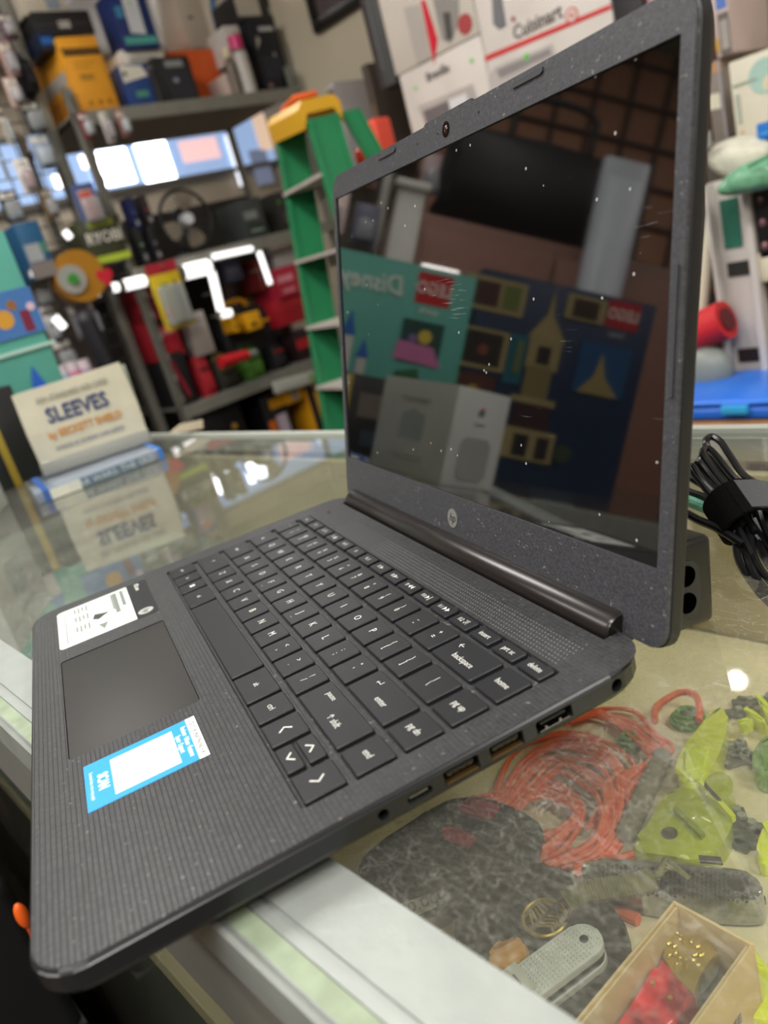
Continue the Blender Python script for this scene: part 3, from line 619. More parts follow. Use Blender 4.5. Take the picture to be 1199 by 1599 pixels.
m = MB(); m.rings([[(-a*.94, dp/2-.004, hp_*.2), (a*1.05, dp/2-.004, hp_*.2), (a*1.05, dp/2, hp_*.2), (-a*.94, dp/2, hp_*.2)], [(-a*.94, dp/2-.014, hp_*.9), (a*1.08, dp/2-.014, hp_*.93), (a*1.08, dp/2-.01, hp_*.93), (-a*.94, dp/2-.01, hp_*.9)]])
m.build('back_card', C('b9c2b4', .4), sp, smooth=False)
for s, x, z, sz, c, sx in (('330+ STANDARD SIZE CARD', .0, .845, .082, '8f8c80', .78), ('SLEEVES', -.01, .645, .245, '3d4a78', .82), ('by BECKETT SHIELD', .0, .435, .120, 'd1914a', .80), ('30 PACKS OF 100 PENNY CARD SLEEVES', 0, .275, .062, '7a7c8e', .72)):
    text(s, sz*hp_, C(c, .5), sp, (x*Lp, -dp/2-.0032, z*hp_), (PI/2, 0, 0), sx=sx, bold=.02)
m = MB().box(-a*1.03, a*1.03, -dp/2-.0035, dp/2, 0, hp_*.17, .003); m.build('crumpled_wrap', clear('wrap', 'd4d6cf', .45, .15), sp)
bk = carton('small_carton', 'black carton with a yellow edge stripe beside the sleeve pack', 'box', (-.70, at(40, 740, u=-.66).y-.035, 0), PI/2, .13, .08, .135, '26272a',
    front=[('r', .62, .0, .70, 1, 'b39a3c', 'yellow_stripe'), ('r', .05, .5, .5, .8, '6e655c'), ('r', .1, .15, .4, .35, '3e4a5c')])
# ------------------------------------------------------------------ power adapter and cable bundle behind the lid
AD = M('adapter_plastic', '1b1b1c', .33, bump=.1, bscale=900)
fc = Vector((.371, .163, 0)); dv_ = Vector((at(1112, 972, z=0)-at(1078, 990, z=0)).xy).normalized()
rza = math.atan2(dv_.y, dv_.x)
fc = at(1112, 972, z=0)
ad = thing('power_adapter', 'black laptop power adapter brick with a two-hole socket behind the screen', 'power adapter', (fc.x+.002*dv_.x, fc.y+.002*dv_.y, .0), rot=(0, math.radians(7), rza))
hA = .0385
m = MB(); m.box(-.0265, 0, 0, .092, 0, hA, .003, 3); m.build('adapter_body', AD, ad)
m = MB(); R90 = Matrix.Rotation(PI/2, 4, 'X'); pts = rrect(-.0222, -.0078, .0065, .0310, .0071, 8)
m.prism(pts, 0, .0005, m=R90); sk = m.build('socket_surround', M('socket_grey', '2c2c2d', .45), ad, smooth=False)
for z in (.0128, .0245): MB().cyl((-.0150, -.0004, z), (-.0150, -.0010, z), .0044, n=24).build('socket_hole', M('hole_black', '020202', .9, spec=0), sk)
CBL = M('cable_rubber', '17171a', .32)
cbn = thing('cable_bundle', 'black charger cable folded into loops and bound with a hook-and-loop strap', 'cable', tuple(at(1150, 850, z=0)))
c0 = Vector(cbn.location)
def loop(pp, r, nm='cable_loop'):
    MB().tube(spline([at(x, y, d=d)-c0 for x, y, d in pp], 7), r, 8).build(nm, CBL, cbn)
loop([(1215, 770, .40), (1165, 745, .405), (1140, 712, .41), (1125, 690, .415), (1110, 682, .42), (1102, 692, .415), (1118, 720, .41), (1150, 760, .40), (1190, 800, .385)], .0019)
loop([(1210, 800, .385), (1150, 750, .395), (1118, 712, .405), (1104, 700, .41), (1097, 708, .405), (1108, 728, .40), (1135, 765, .39), (1180, 830, .37)], .0019)
loop([(1190, 850, .37), (1140, 782, .385), (1110, 745, .395), (1092, 722, .40), (1088, 730, .402), (1105, 752, .395), (1130, 780, .385), (1175, 870, .36)], .0016)
loop([(1160, 820, .37), (1120, 775, .385), (1098, 752, .39), (1082, 728, .395), (1080, 735, .395), (1100, 762, .388), (1130, 800, .378)], .0016)
loop([(1150, 800, .38), (1110, 765, .40), (1085, 750, .41), (1060, 735, .42)], .0021)
loop([(1140, 810, .375), (1105, 780, .395), (1080, 770, .405), (1055, 760, .415)], .0021)
loop([(1160, 850, .365), (1120, 825, .375), (1090, 812, .385), (1060, 795, .395)], .0021)
loop([(1150, 800, .385), (1160, 850, .37), (1172, 885, .355), (1190, 915, .345), (1225, 950, .333)], .0019)
loop([(1165, 800, .385), (1172, 850, .368), (1182, 880, .355), (1200, 905, .345), (1230, 935, .335)], .0019)
loop([(1185, 780, .38), (1195, 820, .37), (1215, 860, .36), (1235, 900, .35)], .0022)
loop([(1170, 790, .39), (1185, 845, .372), (1200, 880, .36), (1230, 915, .35)], .0022)
loop([(1150, 812, .38), (1150, 862, .366), (1162, 892, .356), (1185, 925, .345), (1225, 965, .332)], .0017)
loop([(1180, 812, .38), (1198, 850, .368), (1222, 880, .36)], .0021)
loop([(1150, 790, .385), (1122, 740, .40), (1106, 718, .405), (1094, 714, .405), (1098, 735, .40), (1120, 768, .39), (1160, 850, .37)], .0016)
pts = [at(x, y, d=d)-c0 for x, y, d in ((1060, 778, .405), (1085, 786, .40), (1110, 796, .392), (1130, 806, .385))]
MB().tube(spline(pts, 5), .0030, 10).build('teal_tape_wrap', M('teal_tape', '7fc0a4', .5, noise=.15, nscale=300), cbn)
# strap: a wide flat band curling round the bundle
def ribbon(pts, wv, th, nm, mat, par):
    m = MB(); rs = []
    for i, (p, wd) in enumerate(zip(pts, wv)):
        t = (pts[min(i+1, len(pts)-1)]-pts[max(0, i-1)]).normalized(); n = t.cross(wd).normalized()*th/2; h = wd*.5
        rs.append([p-h-n, p+h-n, p+h+n, p-h+n])
    m.rings(rs); return m.build(nm, mat, par, ang=60)
ax = (at(1112, 745, d=.395)-at(1190, 860, d=.365)).normalized()
cc_ = at(1150, 800, d=.378)-c0; e1 = Vector((0, 0, 1))-ax*ax.z; e1.normalize(); e2_ = ax.cross(e1)
ang_ = [math.radians(a) for a in range(-20, 345, 12)]
rp_ = [cc_+(e1*math.cos(a)*.0135+e2_*math.sin(a)*.0115) for a in ang_]
FUZ = M('strap_fuzz', '161617', .95, spec=.1, bump=1, bscale=1800)
ribbon(rp_, [ax*.019]*len(rp_), .0018, 'strap', FUZ, cbn)
end = cc_+X_*.012+Vector((0, 0, .010))
ribbon([cc_+e1*.0145, cc_+e1*.0150+X_*.010, cc_+e1*.012+X_*.022], [ax*.017]*3, .0012, 'strap_end', M('strap_grey', '56575a', .8, bump=.8, bscale=900), cbn)
# ------------------------------------------------------------------ goods under the glass
ZS = -.150
def P2(px, py, z=ZS): p = at(px, py, z=z); return (p.x, p.y)
def slab(name, label, cat, pts, z0, th, mat, parts=None, group=None, bev=.001, z_px=None):
    """flat item lying on the shelf: outline given by points of its upper face"""
    zt_ = z0+th; P = [P2(x, y, zt_) for x, y in pts]; cx = sum(p[0] for p in P)/len(P); cy = sum(p[1] for p in P)/len(P)
    t = thing(name, label, cat, (cx, cy, z0), group=group)
    for _ in range(2):
        Q = []
        for i in range(len(P)):
            a, b = P[i], P[(i+1) % len(P)]; Q += [(a[0]*.75+b[0]*.25, a[1]*.75+b[1]*.25), (a[0]*.25+b[0]*.75, a[1]*.25+b[1]*.75)]
        P = Q
    MB().prism([(a-cx, b-cy) for a, b in P], 0, th, bev=bev).build('body', mat, t)
    t['c'] = 0; del t['c']; return t, Vector((cx, cy, z0))
def sub(t, o_, name, pts, z, th, mat, bev=0):
    P = [P2(x, y, z+th) for x, y in pts]; return MB().prism([(a-o_.x, b-o_.y) for a, b in P], z-o_.z, z-o_.z+th, bev=bev).build(name, mat, t, smooth=False)
def roundpts(cx, cy, r, n=20, sq=1, a0=0): return [(cx+r*math.cos(a0+k*2*PI/n), cy+r*sq*math.sin(a0+k*2*PI/n)) for k in range(n)]
# orange cord coils
OR = M('orange_cord', 'ff6c3c', .45, noise=.12, nscale=200)
oc = at(870, 1230, z=ZS); oct_ = thing('cord_hank', 'bright orange cord in loose loops under the glass beside the laptop ports', 'cord', tuple(oc))
random.seed(11)
def cord(pp, r=.0016, z0=.002, nm='cord_loop'):
    pp = [(x+random.uniform(-7, 7), y+random.uniform(-7, 7)) for x, y in pp]
    n = len(pp); P = []
    for i, (x, y) in enumerate(pp):
        z = ZS+z0+.004*(.5+.5*math.sin(i*1.3+x*.01)); q = at(x, y, z=z); P.append(q-oc)
    MB().tube(spline(P, 5), r, 6).build(nm, OR, oct_)
for k in range(12):      # big outer arcs
    s = k*7.5+random.uniform(-3, 3)
    cord([(760+s*.5, 1262+s*.1), (800+s*.5, 1180+s*.5), (860+s*.2, 1150+s*.6), (930-s*.1, 1150+s*.9), (985-s*.55, 1200+s*.5), (990-s*.6, 1270+s*.2), (955-s*.5, 1330-s*.1), (900-s*.6, 1365-s*.25)], z0=.002+k*.0006)
for k in range(7):
    s = k*9
    cord([(730+s, 1255+s*.3), (800+s*.6, 1232+s*.2), (868, 1226+s*.5), (905-s*.2, 1262+s*.3), (880-s*.6, 1320-s*.2), (830-s*.5, 1345-s*.3)], z0=.004+k*.0006)
for k in range(6):
    s = k*8
    cord([(860+s*.7, 1120+s*.2), (910+s*.5, 1105+s*.4), (980+s*.2, 1110+s*1.1), (1020-s*.4, 1150+s*.5), (1046-s*.7, 1165+s*.6), (1000-s, 1215+s*.2), (930-s*.4, 1290)], z0=.003+k*.0006)
cord([(1022, 1130), (1030, 1102), (1058, 1086), (1085, 1098), (1096, 1130)], .0024, .008)
cord([(850, 1300), (900, 1330), (960, 1338), (1010, 1330)], .0022, .003); cord([(1000, 1440), (960, 1425), (930, 1450)], .003, .003)
GRN = M('green_cord', '6a9a3a', .6, noise=.2, nscale=300)
for nm, px, py, r in (('a', 1075, 1128, .010), ('b', 985, 1165, .007)):
    q = at(px, py, z=ZS); t = thing('cord_coil', {'a': 'small moss green cord coil above the orange loops', 'b': 'small green cord coil seen through the orange loops'}[nm], 'cord', tuple(q))
    for k in range(3): MB().tube([(r*(1-.22*k)*math.cos(a*.4), r*(1-.22*k)*math.sin(a*.4), .0025+.0025*k) for a in range(16)], .0016, 6, closed=True).build('cord_loop', GRN, t)
# neon yellow plastic pieces
NY = clear('neon_plastic', 'eef52a', .93, .25); NY2 = clear('neon_plastic_dark', 'bcc52c', .92, .3)
t, o_ = slab('plastic_whistle', 'long neon yellow plastic handle next to the orange cord', 'plastic tool', [(1120, 1095), (1140, 1110), (1128, 1165), (1112, 1200), (1092, 1222), (1060, 1222), (1052, 1198), (1068, 1162), (1096, 1130)], ZS, .016, NY, bev=.004)
sub(t, o_, 'ribbed_grip', [(1070, 1170), (1105, 1165), (1098, 1195), (1070, 1200)], ZS+.016, .0015, M('neon_solid', 'e8f52e', .4)); sub(t, o_, 'ribbed_grip', [(1080, 1205), (1098, 1202), (1094, 1216), (1076, 1216)], ZS+.016, .0015, M('neon_solid'))
t, o_ = slab('plastic_whistle', 'olive-yellow round-ended plastic whistle below the neon handle', 'plastic tool', [(1045, 1228), (1075, 1222), (1105, 1236), (1140, 1260), (1145, 1290), (1120, 1330), (1085, 1345), (1040, 1335), (990, 1330), (985, 1312), (1010, 1290), (1025, 1262)], ZS, .012, NY2, bev=.004)
sub(t, o_, 'ridge', [(1050, 1262), (1056, 1258), (1100, 1300), (1094, 1305)], ZS+.012, .003, M('olive_solid', '8f9a28', .5)); sub(t, o_, 'hang_hole', roundpts(1045, 1300, 13, 14, .7), ZS+.012, .0008, M('shadow_grey', '55563c', .7))
sub(t, o_, 'edge_bead', [(1082, 1210), (1088, 1207), (1148, 1272), (1142, 1276)], ZS+.012, .004, NY)
t, o_ = slab('plastic_whistle', 'small round olive-yellow plastic tab at the right of the whistle', 'plastic tool', roundpts(1122, 1228, 23, 22, 1), ZS, .016, NY2, bev=.004)
for i, (pts, lab) in enumerate((([(1178, 1085), (1190, 1085), (1215, 1120), (1200, 1125)], 'short neon yellow strip at the top right of the cluster'), ([(1160, 1106), (1168, 1102), (1200, 1128), (1194, 1134)], 'thin yellow strip crossing the grey parts'), ([(1150, 1125), (1172, 1118), (1178, 1124), (1156, 1132)], 'short yellow stub on the grey parts'), ([(1190, 1285), (1220, 1270), (1225, 1350), (1175, 1350)], 'broad yellow plastic piece at the right edge under the glass'), ([(1120, 1470), (1150, 1450), (1215, 1520), (1215, 1610), (1120, 1560)], 'large yellow plastic piece beside the cardboard box'))):
    t, o_ = slab('plastic_strip', lab, 'plastic tool', pts, ZS+ (.004 if i < 3 else 0), .008, NY, bev=.002)
    sub(t, o_, 'ridge', [((a*3+pts[0][0])/4, (b*3+pts[0][1])/4) for a, b in pts[:3]], o_.z+.008, .001, M('neon_solid'))
t, o_ = slab('plastic_part', 'leaf green plastic piece at the right edge under the glass', 'plastic tool', [(1172, 1185), (1185, 1155), (1215, 1140), (1215, 1215), (1180, 1210)], ZS, .012, clear('leaf_plastic', '7fae4a', .85), bev=.003); sub(t, o_, 'ridge', [(1185, 1160), (1190, 1158), (1200, 1200), (1194, 1202)], ZS+.012, .001, GRN)
# clear tube
a_, b_ = at(1035, 1180, z=ZS+.006), at(978, 1300, z=ZS+.006)
t = thing('clear_tube', 'dull grey see-through plastic tube between the orange cord and the yellow pieces', 'tube', tuple(a_)); t.location.z = ZS
MB().cyl((0, 0, .006), tuple(b_-a_+Vector((0, 0, .006))), .0058, n=16).build('tube_body', M('dull_tube', '8e8676', .35, noise=.15, nscale=80), t); MB().sph(tuple(b_-a_+Vector((0, 0, .006))), .0060, 14).build('tube_cap', M('dull_tube'), t)
# grey small hardware heap
random.seed(5); HW = M('grey_hardware', '6f7468', .35, metal=.5, noise=.3, nscale=90); HW2 = M('pale_hardware', 'a7aca0', .3, metal=.4)
for k in range(18):
    px_, py_ = random.choice([(random.uniform(1130, 1199), random.uniform(1165, 1345)), (random.uniform(1140, 1199), random.uniform(1100, 1200))])
    q = at(px_, py_, z=ZS); a = random.uniform(0, PI); Lh = random.uniform(.006, .016)
    t = thing('metal_clip', 'small dull grey metal clip in the heap beside the yellow plastic pieces', 'hardware', (q.x, q.y, ZS), rz=a, group='small grey clips under the glass')
    MB().box(-Lh, Lh, -.003, .003, 0, .004, .001).build('clip_body', HW, t); MB().cyl((Lh*.5, 0, .004), (Lh*.5, 0, .0062), .0022, n=10).build('rivet', HW2, t)
# black pouches, red pieces
LE = M('black_leather', '23211e', .55, bump=1, bscale=350, noise=.3, nscale=120); LE2 = M('brown_black_leather', '2c2822', .6, bump=1, bscale=300, noise=.3, nscale=90)
RV = M('steel_rivet', 'a8a8a4', .25, metal=1)
t, o_ = slab('leather_case', 'black leather tool case with two rivets next to the orange cord', 'case', [(540, 1345), (640, 1285), (700, 1240), (760, 1245), (820, 1268), (850, 1292), (848, 1310), (835, 1345), (765, 1372), (700, 1368), (600, 1410)], ZS, .014, LE, bev=.003)
for (x, y) in ((821, 1288), (797, 1323)): sub(t, o_, 'rivet', roundpts(x, y, 7, 16, .8), ZS+.014, .0012, RV)
RD = M('red_plastic', 'b0283a', .25, noise=.2, nscale=60)
sub(t, o_, 'red_inlay', [(712, 1258), (740, 1246), (780, 1256), (768, 1276), (730, 1272)], ZS+.014, .002, RD)
sub(t, o_, 'red_inlay', [(690, 1292), (705, 1288), (743, 1306), (729, 1323), (694, 1310)], ZS+.014, .002, RD)
t, o_ = slab('leather_case', 'large black crinkled leather sheath lying across the middle of the shelf', 'case', [(690, 1425), (770, 1352), (860, 1345), (900, 1365), (960, 1420), (985, 1455), (975, 1500), (930, 1560), (880, 1600), (760, 1600)], ZS, .010, LE2, bev=.003)
for (x, y) in ((858, 1462),): sub(t, o_, 'snap', roundpts(x, y, 6, 14, .8), ZS+.010, .001, RV)
pk = [at(x, y, z=ZS+.012)-o_ for x, y in ((966, 1436), (974, 1448), (978, 1462), (982, 1476))]
MB().tube(spline(pk, 4), .0012, 6).build('wire_hook', RV, t)
# cream lining pieces / folding knife with tag
t, o_ = slab('folding_knife', 'grey steel folding knife with a white price tag at the left of the leather sheath', 'knife', [(640, 1405), (700, 1370), (735, 1366), (748, 1374), (725, 1398), (690, 1425), (655, 1440)], ZS, .010, M('satin_steel', '8f938e', .3, metal=.8), bev=.002)
sub(t, o_, 'blade', [(680, 1425), (735, 1392), (742, 1398), (690, 1430)], ZS+.010, .001, RV); sub(t, o_, 'pivot', roundpts(712, 1377, 4, 12), ZS+.010, .001, RV)
tg = sub(t, o_, 'price_tag', [(622, 1412), (678, 1394), (682, 1414), (630, 1438)], ZS+.012, .0006, C('c9c9bd', .6))
q = at(653, 1413, z=ZS+.0130)-o_
dx = at(680, 1402, z=ZS)-at(625, 1424, z=ZS)
text('$0.00', .010, C('6a6a62', .6), t, tuple(q), (0, 0, math.atan2(dx.y, dx.x)), name='tag_lettering')
t, o_ = slab('plastic_sleeve', 'clear plastic strip standing out near the metal rail', 'plastic sleeve', [(575, 1395), (630, 1335), (646, 1328), (650, 1345), (600, 1400)], ZS+.001, .004, clear('sleeve_plastic', 'b9bdb2', .5), bev=.001); sub(t, o_, 'fold', [(632, 1340), (645, 1332), (646, 1338), (634, 1346)], ZS+.005, .001, C('9aa094', .3))
# gold ribbed medallion and yellow disc
GD = M('brass', 'c4a850', .3, metal=.55)
q = at(852, 1440, z=ZS+.010); t = thing('brass_button', 'round brass button with raised ribs above the silver pocket knife', 'button', (q.x, q.y, ZS+.010)); rr_ = .0105
MB().cyl((0, 0, 0), (0, 0, .003), rr_, n=30).build('disc', M('brass_dull', '77704a', .35, metal=.8), t); MB().tube([(rr_*math.cos(a*.2618), rr_*math.sin(a*.2618), .003) for a in range(24)], .0010, 6, closed=True).build('rim', GD, t)
for k in range(6):
    for s in (-1, 1): MB().tube([(s*.0012+(k-2.5)*.0004, (k-2.5)*.0026, .0036), (s*.0065, (k-2.5)*.0020+.002, .0044), (s*.0085, (k-2.5)*.0018, .0034)], .0007, 5).build('rib', GD, t)
t, o_ = slab('yellow_case', 'rounded amber yellow case beside the silver pocket knife', 'case', [(755, 1502), (768, 1478), (785, 1463), (805, 1461), (824, 1472), (822, 1490), (795, 1515)], ZS+.010, .008, M('amber_plastic', 'd8962a', .4, noise=.08), bev=.003); sub(t, o_, 'seam', [(770, 1478), (800, 1463), (803, 1466), (774, 1482)], ZS+.018, .0006, M('amber_dark', 'a86f1c', .5))
# silver pocket knife with pyramid-dot scale
KN = M('silver_scale', 'e2e4df', .35, metal=.2)
p0, p1 = at(905, 1470, z=ZS+.022), at(790, 1555, z=ZS+.022)
ak = math.atan2((p1-p0).y, (p1-p0).x); c_ = (p0+p1)/2
t = thing('pocket_knife', 'silver pocket knife with dotted metal scales and a white price tag', 'knife', (c_.x, c_.y, ZS+.010), rz=ak)
Lk_ = .062; wk = .0185
MB().prism(rrect(-Lk_/2, Lk_/2, -wk/2, wk/2, wk/2*.95, 8), .008, .0115, bev=.0008).build('upper_scale', KN, t)
MB().prism(rrect(-Lk_/2, Lk_/2, -wk/2, wk/2, wk/2*.95, 8), 0, .003, bev=.0008).build('lower_scale', KN, t)
for z in (.0033, .0057): MB().prism(rrect(-Lk_/2+.001, Lk_/2-.001, -wk/2+.0012, wk/2-.0008, wk/2*.8, 8), z, z+.0018).build('blade_layer', STL, t, smooth=False)
m = MB(); nx, ny = 30, 9
for i in range(nx):
    for j in range(ny):
        x = -Lk_/2+.003+i*(Lk_-.006)/(nx-1); y = -wk/2+.002+j*(wk-.004)/(ny-1)
        if abs(x) > Lk_/2-wk/2 and (abs(x)-(Lk_/2-wk/2))**2+y*y > (wk/2-.002)**2: continue
        if (x+Lk_/2-.008)**2+y*y < .0022**2: continue
        r_ = .0007; m.rings([[(x-r_, y-r_, .0114), (x+r_, y-r_, .0114), (x+r_, y+r_, .0114), (x-r_, y+r_, .0114)], [(x-r_*.4, y-r_*.4, .0122), (x+r_*.4, y-r_*.4, .0122), (x+r_*.4, y+r_*.4, .0122), (x-r_*.4, y+r_*.4, .0122)]])
tag(m.build('dot_relief', KN, t, smooth=False), kind='stuff')
MB().cyl((-Lk_/2+.008, 0, .0112), (-Lk_/2+.008, 0, .0119), .0020, n=16).build('key_ring_hole', M('dark_ring'), t)
MB().prism([(.008, -wk/2-.001), (.024, -wk/2-.001), (.024, wk/2-.004), (.008, wk/2-.004)], .0123, .0127).build('price_tag', C('cfcfc4', .6), t, smooth=False)
text('$1', .009, C('55554e', .6), t, (.015, -.002, .0129), (0, 0, PI), name='tag_lettering')
# paracord handle with ring
PC = M('olive_cord', '7c7850', .7, bump=.5, bscale=500, noise=.25, nscale=300)
cp = [at(x, y, z=ZS+.022) for x, y in ((885, 1408), (910, 1395), (950, 1388), (990, 1382), (1020, 1372), (1050, 1355))]
t = thing('cord_lanyard', 'olive braided cord lanyard wrapped tight with a steel ring', 'lanyard', (cp[0].x, cp[0].y, ZS+.012)); o_ = Vector(t.location)
sp_ = spline([p-o_ for p in cp[:5]], 8)
MB().tube(sp_, .0040, 10).build('core', PC, t)
for i in range(0, len(sp_)-1, 1):
    p = sp_[i]; tt = (sp_[i+1]-p).normalized(); u1 = tt.cross(Vector((0, 0, 1))).normalized(); u2 = tt.cross(u1)
    MB().tube([p+(u1*math.cos(a*PI/5)+u2*math.sin(a*PI/5))*.0046+tt*.0008*math.sin(a*PI/5) for a in range(10)], .0012, 5, closed=True).build('cord_turn', PC, t)
for k in range(6): MB().tube([sp_[-1], sp_[-1]+(cp[5]-cp[4])*.5+Vector((0, k*.002-.005, .001*k)), sp_[-1]+(cp[5]-cp[4])*1.3+Vector((k*.003-.007, -k*.001, 0))], .0012, 5).build('loose_strand', PC, t)
MB().tube([sp_[0]+Vector((.004*math.cos(a*.5), .003*math.sin(a*.5)-.003, -.002+.0045*math.sin(a*.5))) for a in range(13)], .0007, 6, closed=True).build('split_ring', RV, t)
# chrome knife with mesh handle
CH = M('chrome_dark', 'a4a7a6', .2, metal=.9, noise=.2, nscale=400)
t, o_ = slab('folding_knife', 'large chrome folding knife with a textured handle behind the cardboard box', 'knife', [(905, 1348), (925, 1338), (1000, 1345), (1100, 1352), (1165, 1358), (1188, 1372), (1192, 1395), (1180, 1405), (1100, 1402), (1010, 1392), (930, 1375), (908, 1362)], ZS+.002, .016, CH, bev=.002)
sub(t, o_, 'edge_liner', [(1020, 1396), (1100, 1405), (1182, 1408), (1194, 1398), (1196, 1404), (1182, 1413), (1100, 1410), (1020, 1402)], ZS+.006, .003, STL)
m = MB()
for i in range(34):
    for j in range(7):
        px_, py_ = 935+i*7, 1350+j*6.5+i*.55+(i % 2)*3
        q = at(px_, py_, z=ZS+.018)-o_; m.box(q.x-.0006, q.x+.0006, q.y-.0006, q.y+.0006, .0160, .0168)
tag(m.build('mesh_relief', STL, t, smooth=False), kind='stuff')
sub(t, o_, 'oval_button', roundpts(1153, 1378, 13, 20, .8), ZS+.018, .0015, STL); sub(t, o_, 'screw', roundpts(1065, 1393, 5, 12), ZS+.018, .001, RV)
sub(t, o_, 'clip', [(1090, 1335), (1125, 1338), (1128, 1346), (1092, 1343)], ZS+.018, .002, STL)
# cardboard box with a brass and red handled knife
CB = M('cardboard', 'dcbf8e', .7, noise=.06, nscale=60)
ztop = ZS+.040
k0, k1 = at(1052, 1405, z=ztop), at(1178, 1473, z=ztop); k2 = at(880, 1600, z=ztop)
xd = (k1-k0); xd.z = 0; wbx = xd.length; rb = math.atan2(xd.y, xd.x); perp = Vector((xd.y, -xd.x, 0)).normalized()
if (k2-k0).dot(perp) < 0: perp = -perp
Lb = .15
t = thing('cardboard_box', 'open narrow cardboard box holding a knife, nearest goods under the glass', 'box', (k0.x, k0.y, ZS), rz=rb); o_ = Vector(t.location)
sgn = 1 if (Matrix.Rotation(-rb, 2) @ perp.xy).y > 0 else -1
def cbx(nm, x0, x1, y0, y1, z0, z1, mt=CB): ys = sorted((sgn*y0, sgn*y1)); return MB().box(x0, x1, ys[0], ys[1], z0, z1, .0004).build(nm, mt, t)
cbx('box_floor', 0, wbx, 0, Lb, 0, .0015); cbx('box_side', 0, wbx, 0, .0015, .0015, .040); cbx('box_side', 0, .0012, .0015, Lb, .0015, .040); cbx('box_side', .0016, .0028, .0018, Lb, .0015, .0392)
cbx('box_side', wbx-.0012, wbx, .0015, Lb, .0015, .040); cbx('box_side', wbx-.0030, wbx-.0018, .0018, Lb, .0015, .0385); cbx('box_end', 0, wbx, Lb-.0015, Lb, .0015, .040)
cbx('paper_lining', .003, wbx-.003, .003, Lb-.003, .0016, .0140, M('grey_lining', '8d877c', .8, noise=.2, nscale=120))
TX_ = (wbx+.0002, 0, 0)
text('KNIFE', .006, C('4a4438', .7), t, (wbx+.0003, sgn*.024, .016), (PI/2, 0, PI/2 if sgn > 0 else PI/2), name='box_lettering')
MB().box(wbx, wbx+.0004, *sorted((sgn*.036, sgn*.075)), .012, .026).build('price_sticker', C('d9d9d2', .5), t, smooth=False)
text('50.00', .008, C('77776e', .6), t, (wbx+.0006, sgn*.052, .019), (PI/2, 0, PI/2), name='sticker_lettering')
zb = ZS+.012
def PB(l, z=zb): return [P2(x, y, z) for x, y in l]
kn = thing('fixed_knife', 'knife with engraved brass bolster and red marbled handle inside the cardboard box', 'knife', (k0.x, k0.y, ZS+.0142)); o2 = Vector(kn.location)
def kp(nm, l, z0, z1, mat, bev=.001): return MB().prism([(a-o2.x, b-o2.y) for a, b in PB(l, o2.z+z1)], z0, z1, bev=bev).build(nm, mat, kn)
kp('brass_bolster', [(1046, 1443), (1060, 1444), (1090, 1455), (1110, 1470), (1122, 1490), (1108, 1500), (1095, 1512), (1090, 1530), (1086, 1552), (1070, 1540), (1050, 1518), (1034, 1492), (1038, 1470)], .004, .014, GD)
kp('red_handle', [(1031, 1492), (1050, 1516), (1070, 1540), (1084, 1553), (1065, 1580), (1040, 1612), (950, 1612), (985, 1570), (1012, 1540), (1026, 1515)], .003, .013, M('red_marble', 'c41c2c', .3, noise=.75, nscale=90, coat=.5), bev=.002)
kp('steel_ricasso', [(1110, 1502), (1124, 1506), (1118, 1525), (1098, 1550), (1088, 1552), (1092, 1530), (1098, 1512)], .002, .010, M('satin_steel'))
for (x, y) in ((1019, 1534), (1046, 1557)): kp('rivet', roundpts(x, y, 4, 12, .8), .013, .0138, GD, 0)
for i in range(16):      # engraved scrolls
    a = i*.7; cx_, cy_ = 1072+math.cos(a)*(10+i*1.1), 1487+math.sin(a)*(9+i*1.2)
    pts = [at(cx_+math.cos(a+b)*7*(1-b*.25), cy_+math.sin(a+b)*7*(1-b*.25), z=o2.z+.0143)-o2 for b in (0, .7, 1.4, 2.1)]
    MB().tube(spline(pts, 3), .0007, 5).build('engraved_scroll', GD, kn)
# ------------------------------------------------------------------ metal shelving on the left wall
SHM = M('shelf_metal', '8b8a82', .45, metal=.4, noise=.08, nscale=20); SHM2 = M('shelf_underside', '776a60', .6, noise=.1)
US = -1.90; SZ = [.775, .312, -.150, -.60]; SV0, SV1 = 1.075, 1.955
sh = thing('metal_shelving', 'grey metal shelving unit crowded with tools and boxes against the left wall', 'shelving', (-2.15, 1.52, ZF))
for z in SZ:
    MB().box(-.24, .245, SV0-1.52, SV1-1.52, z-ZF-.006, z-ZF).box(.238, .25, SV0-1.52, SV1-1.52, z-ZF-.040, z-ZF+.001, .002).build('shelf', SHM, sh, smooth=False)
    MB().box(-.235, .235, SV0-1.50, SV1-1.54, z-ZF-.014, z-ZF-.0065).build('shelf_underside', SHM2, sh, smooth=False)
for y in (SV0-1.52, SV1-1.52-.03):
    for x in (-.245, .215):
        m = MB().box(x, x+.003, y, y+.035, 0, 1.85).box(x, x+.035, y, y+.003, 0, 1.85)
        for k in range(24): m.box(x-.0005 if x < 0 else x+.0335, x if x < 0 else x+.0355, y+.012, y+.022, .1+k*.07, .125+k*.07)
        m.build('upright', SHM, sh, smooth=False)
MB().box(-.246, -.243, SV0-1.50, SV1-1.54, -.60-ZF, .312+.20-ZF).build('back_panel', C('2a2624', .7), sh, smooth=False)
GRP = 'goods on the metal shelving'
def LP(tl, br, u=US, z0=None):
    a, b = at(*tl, u=u), at(*br, u=u); return a.y, b.y, (b.z if z0 is None else z0), a.z
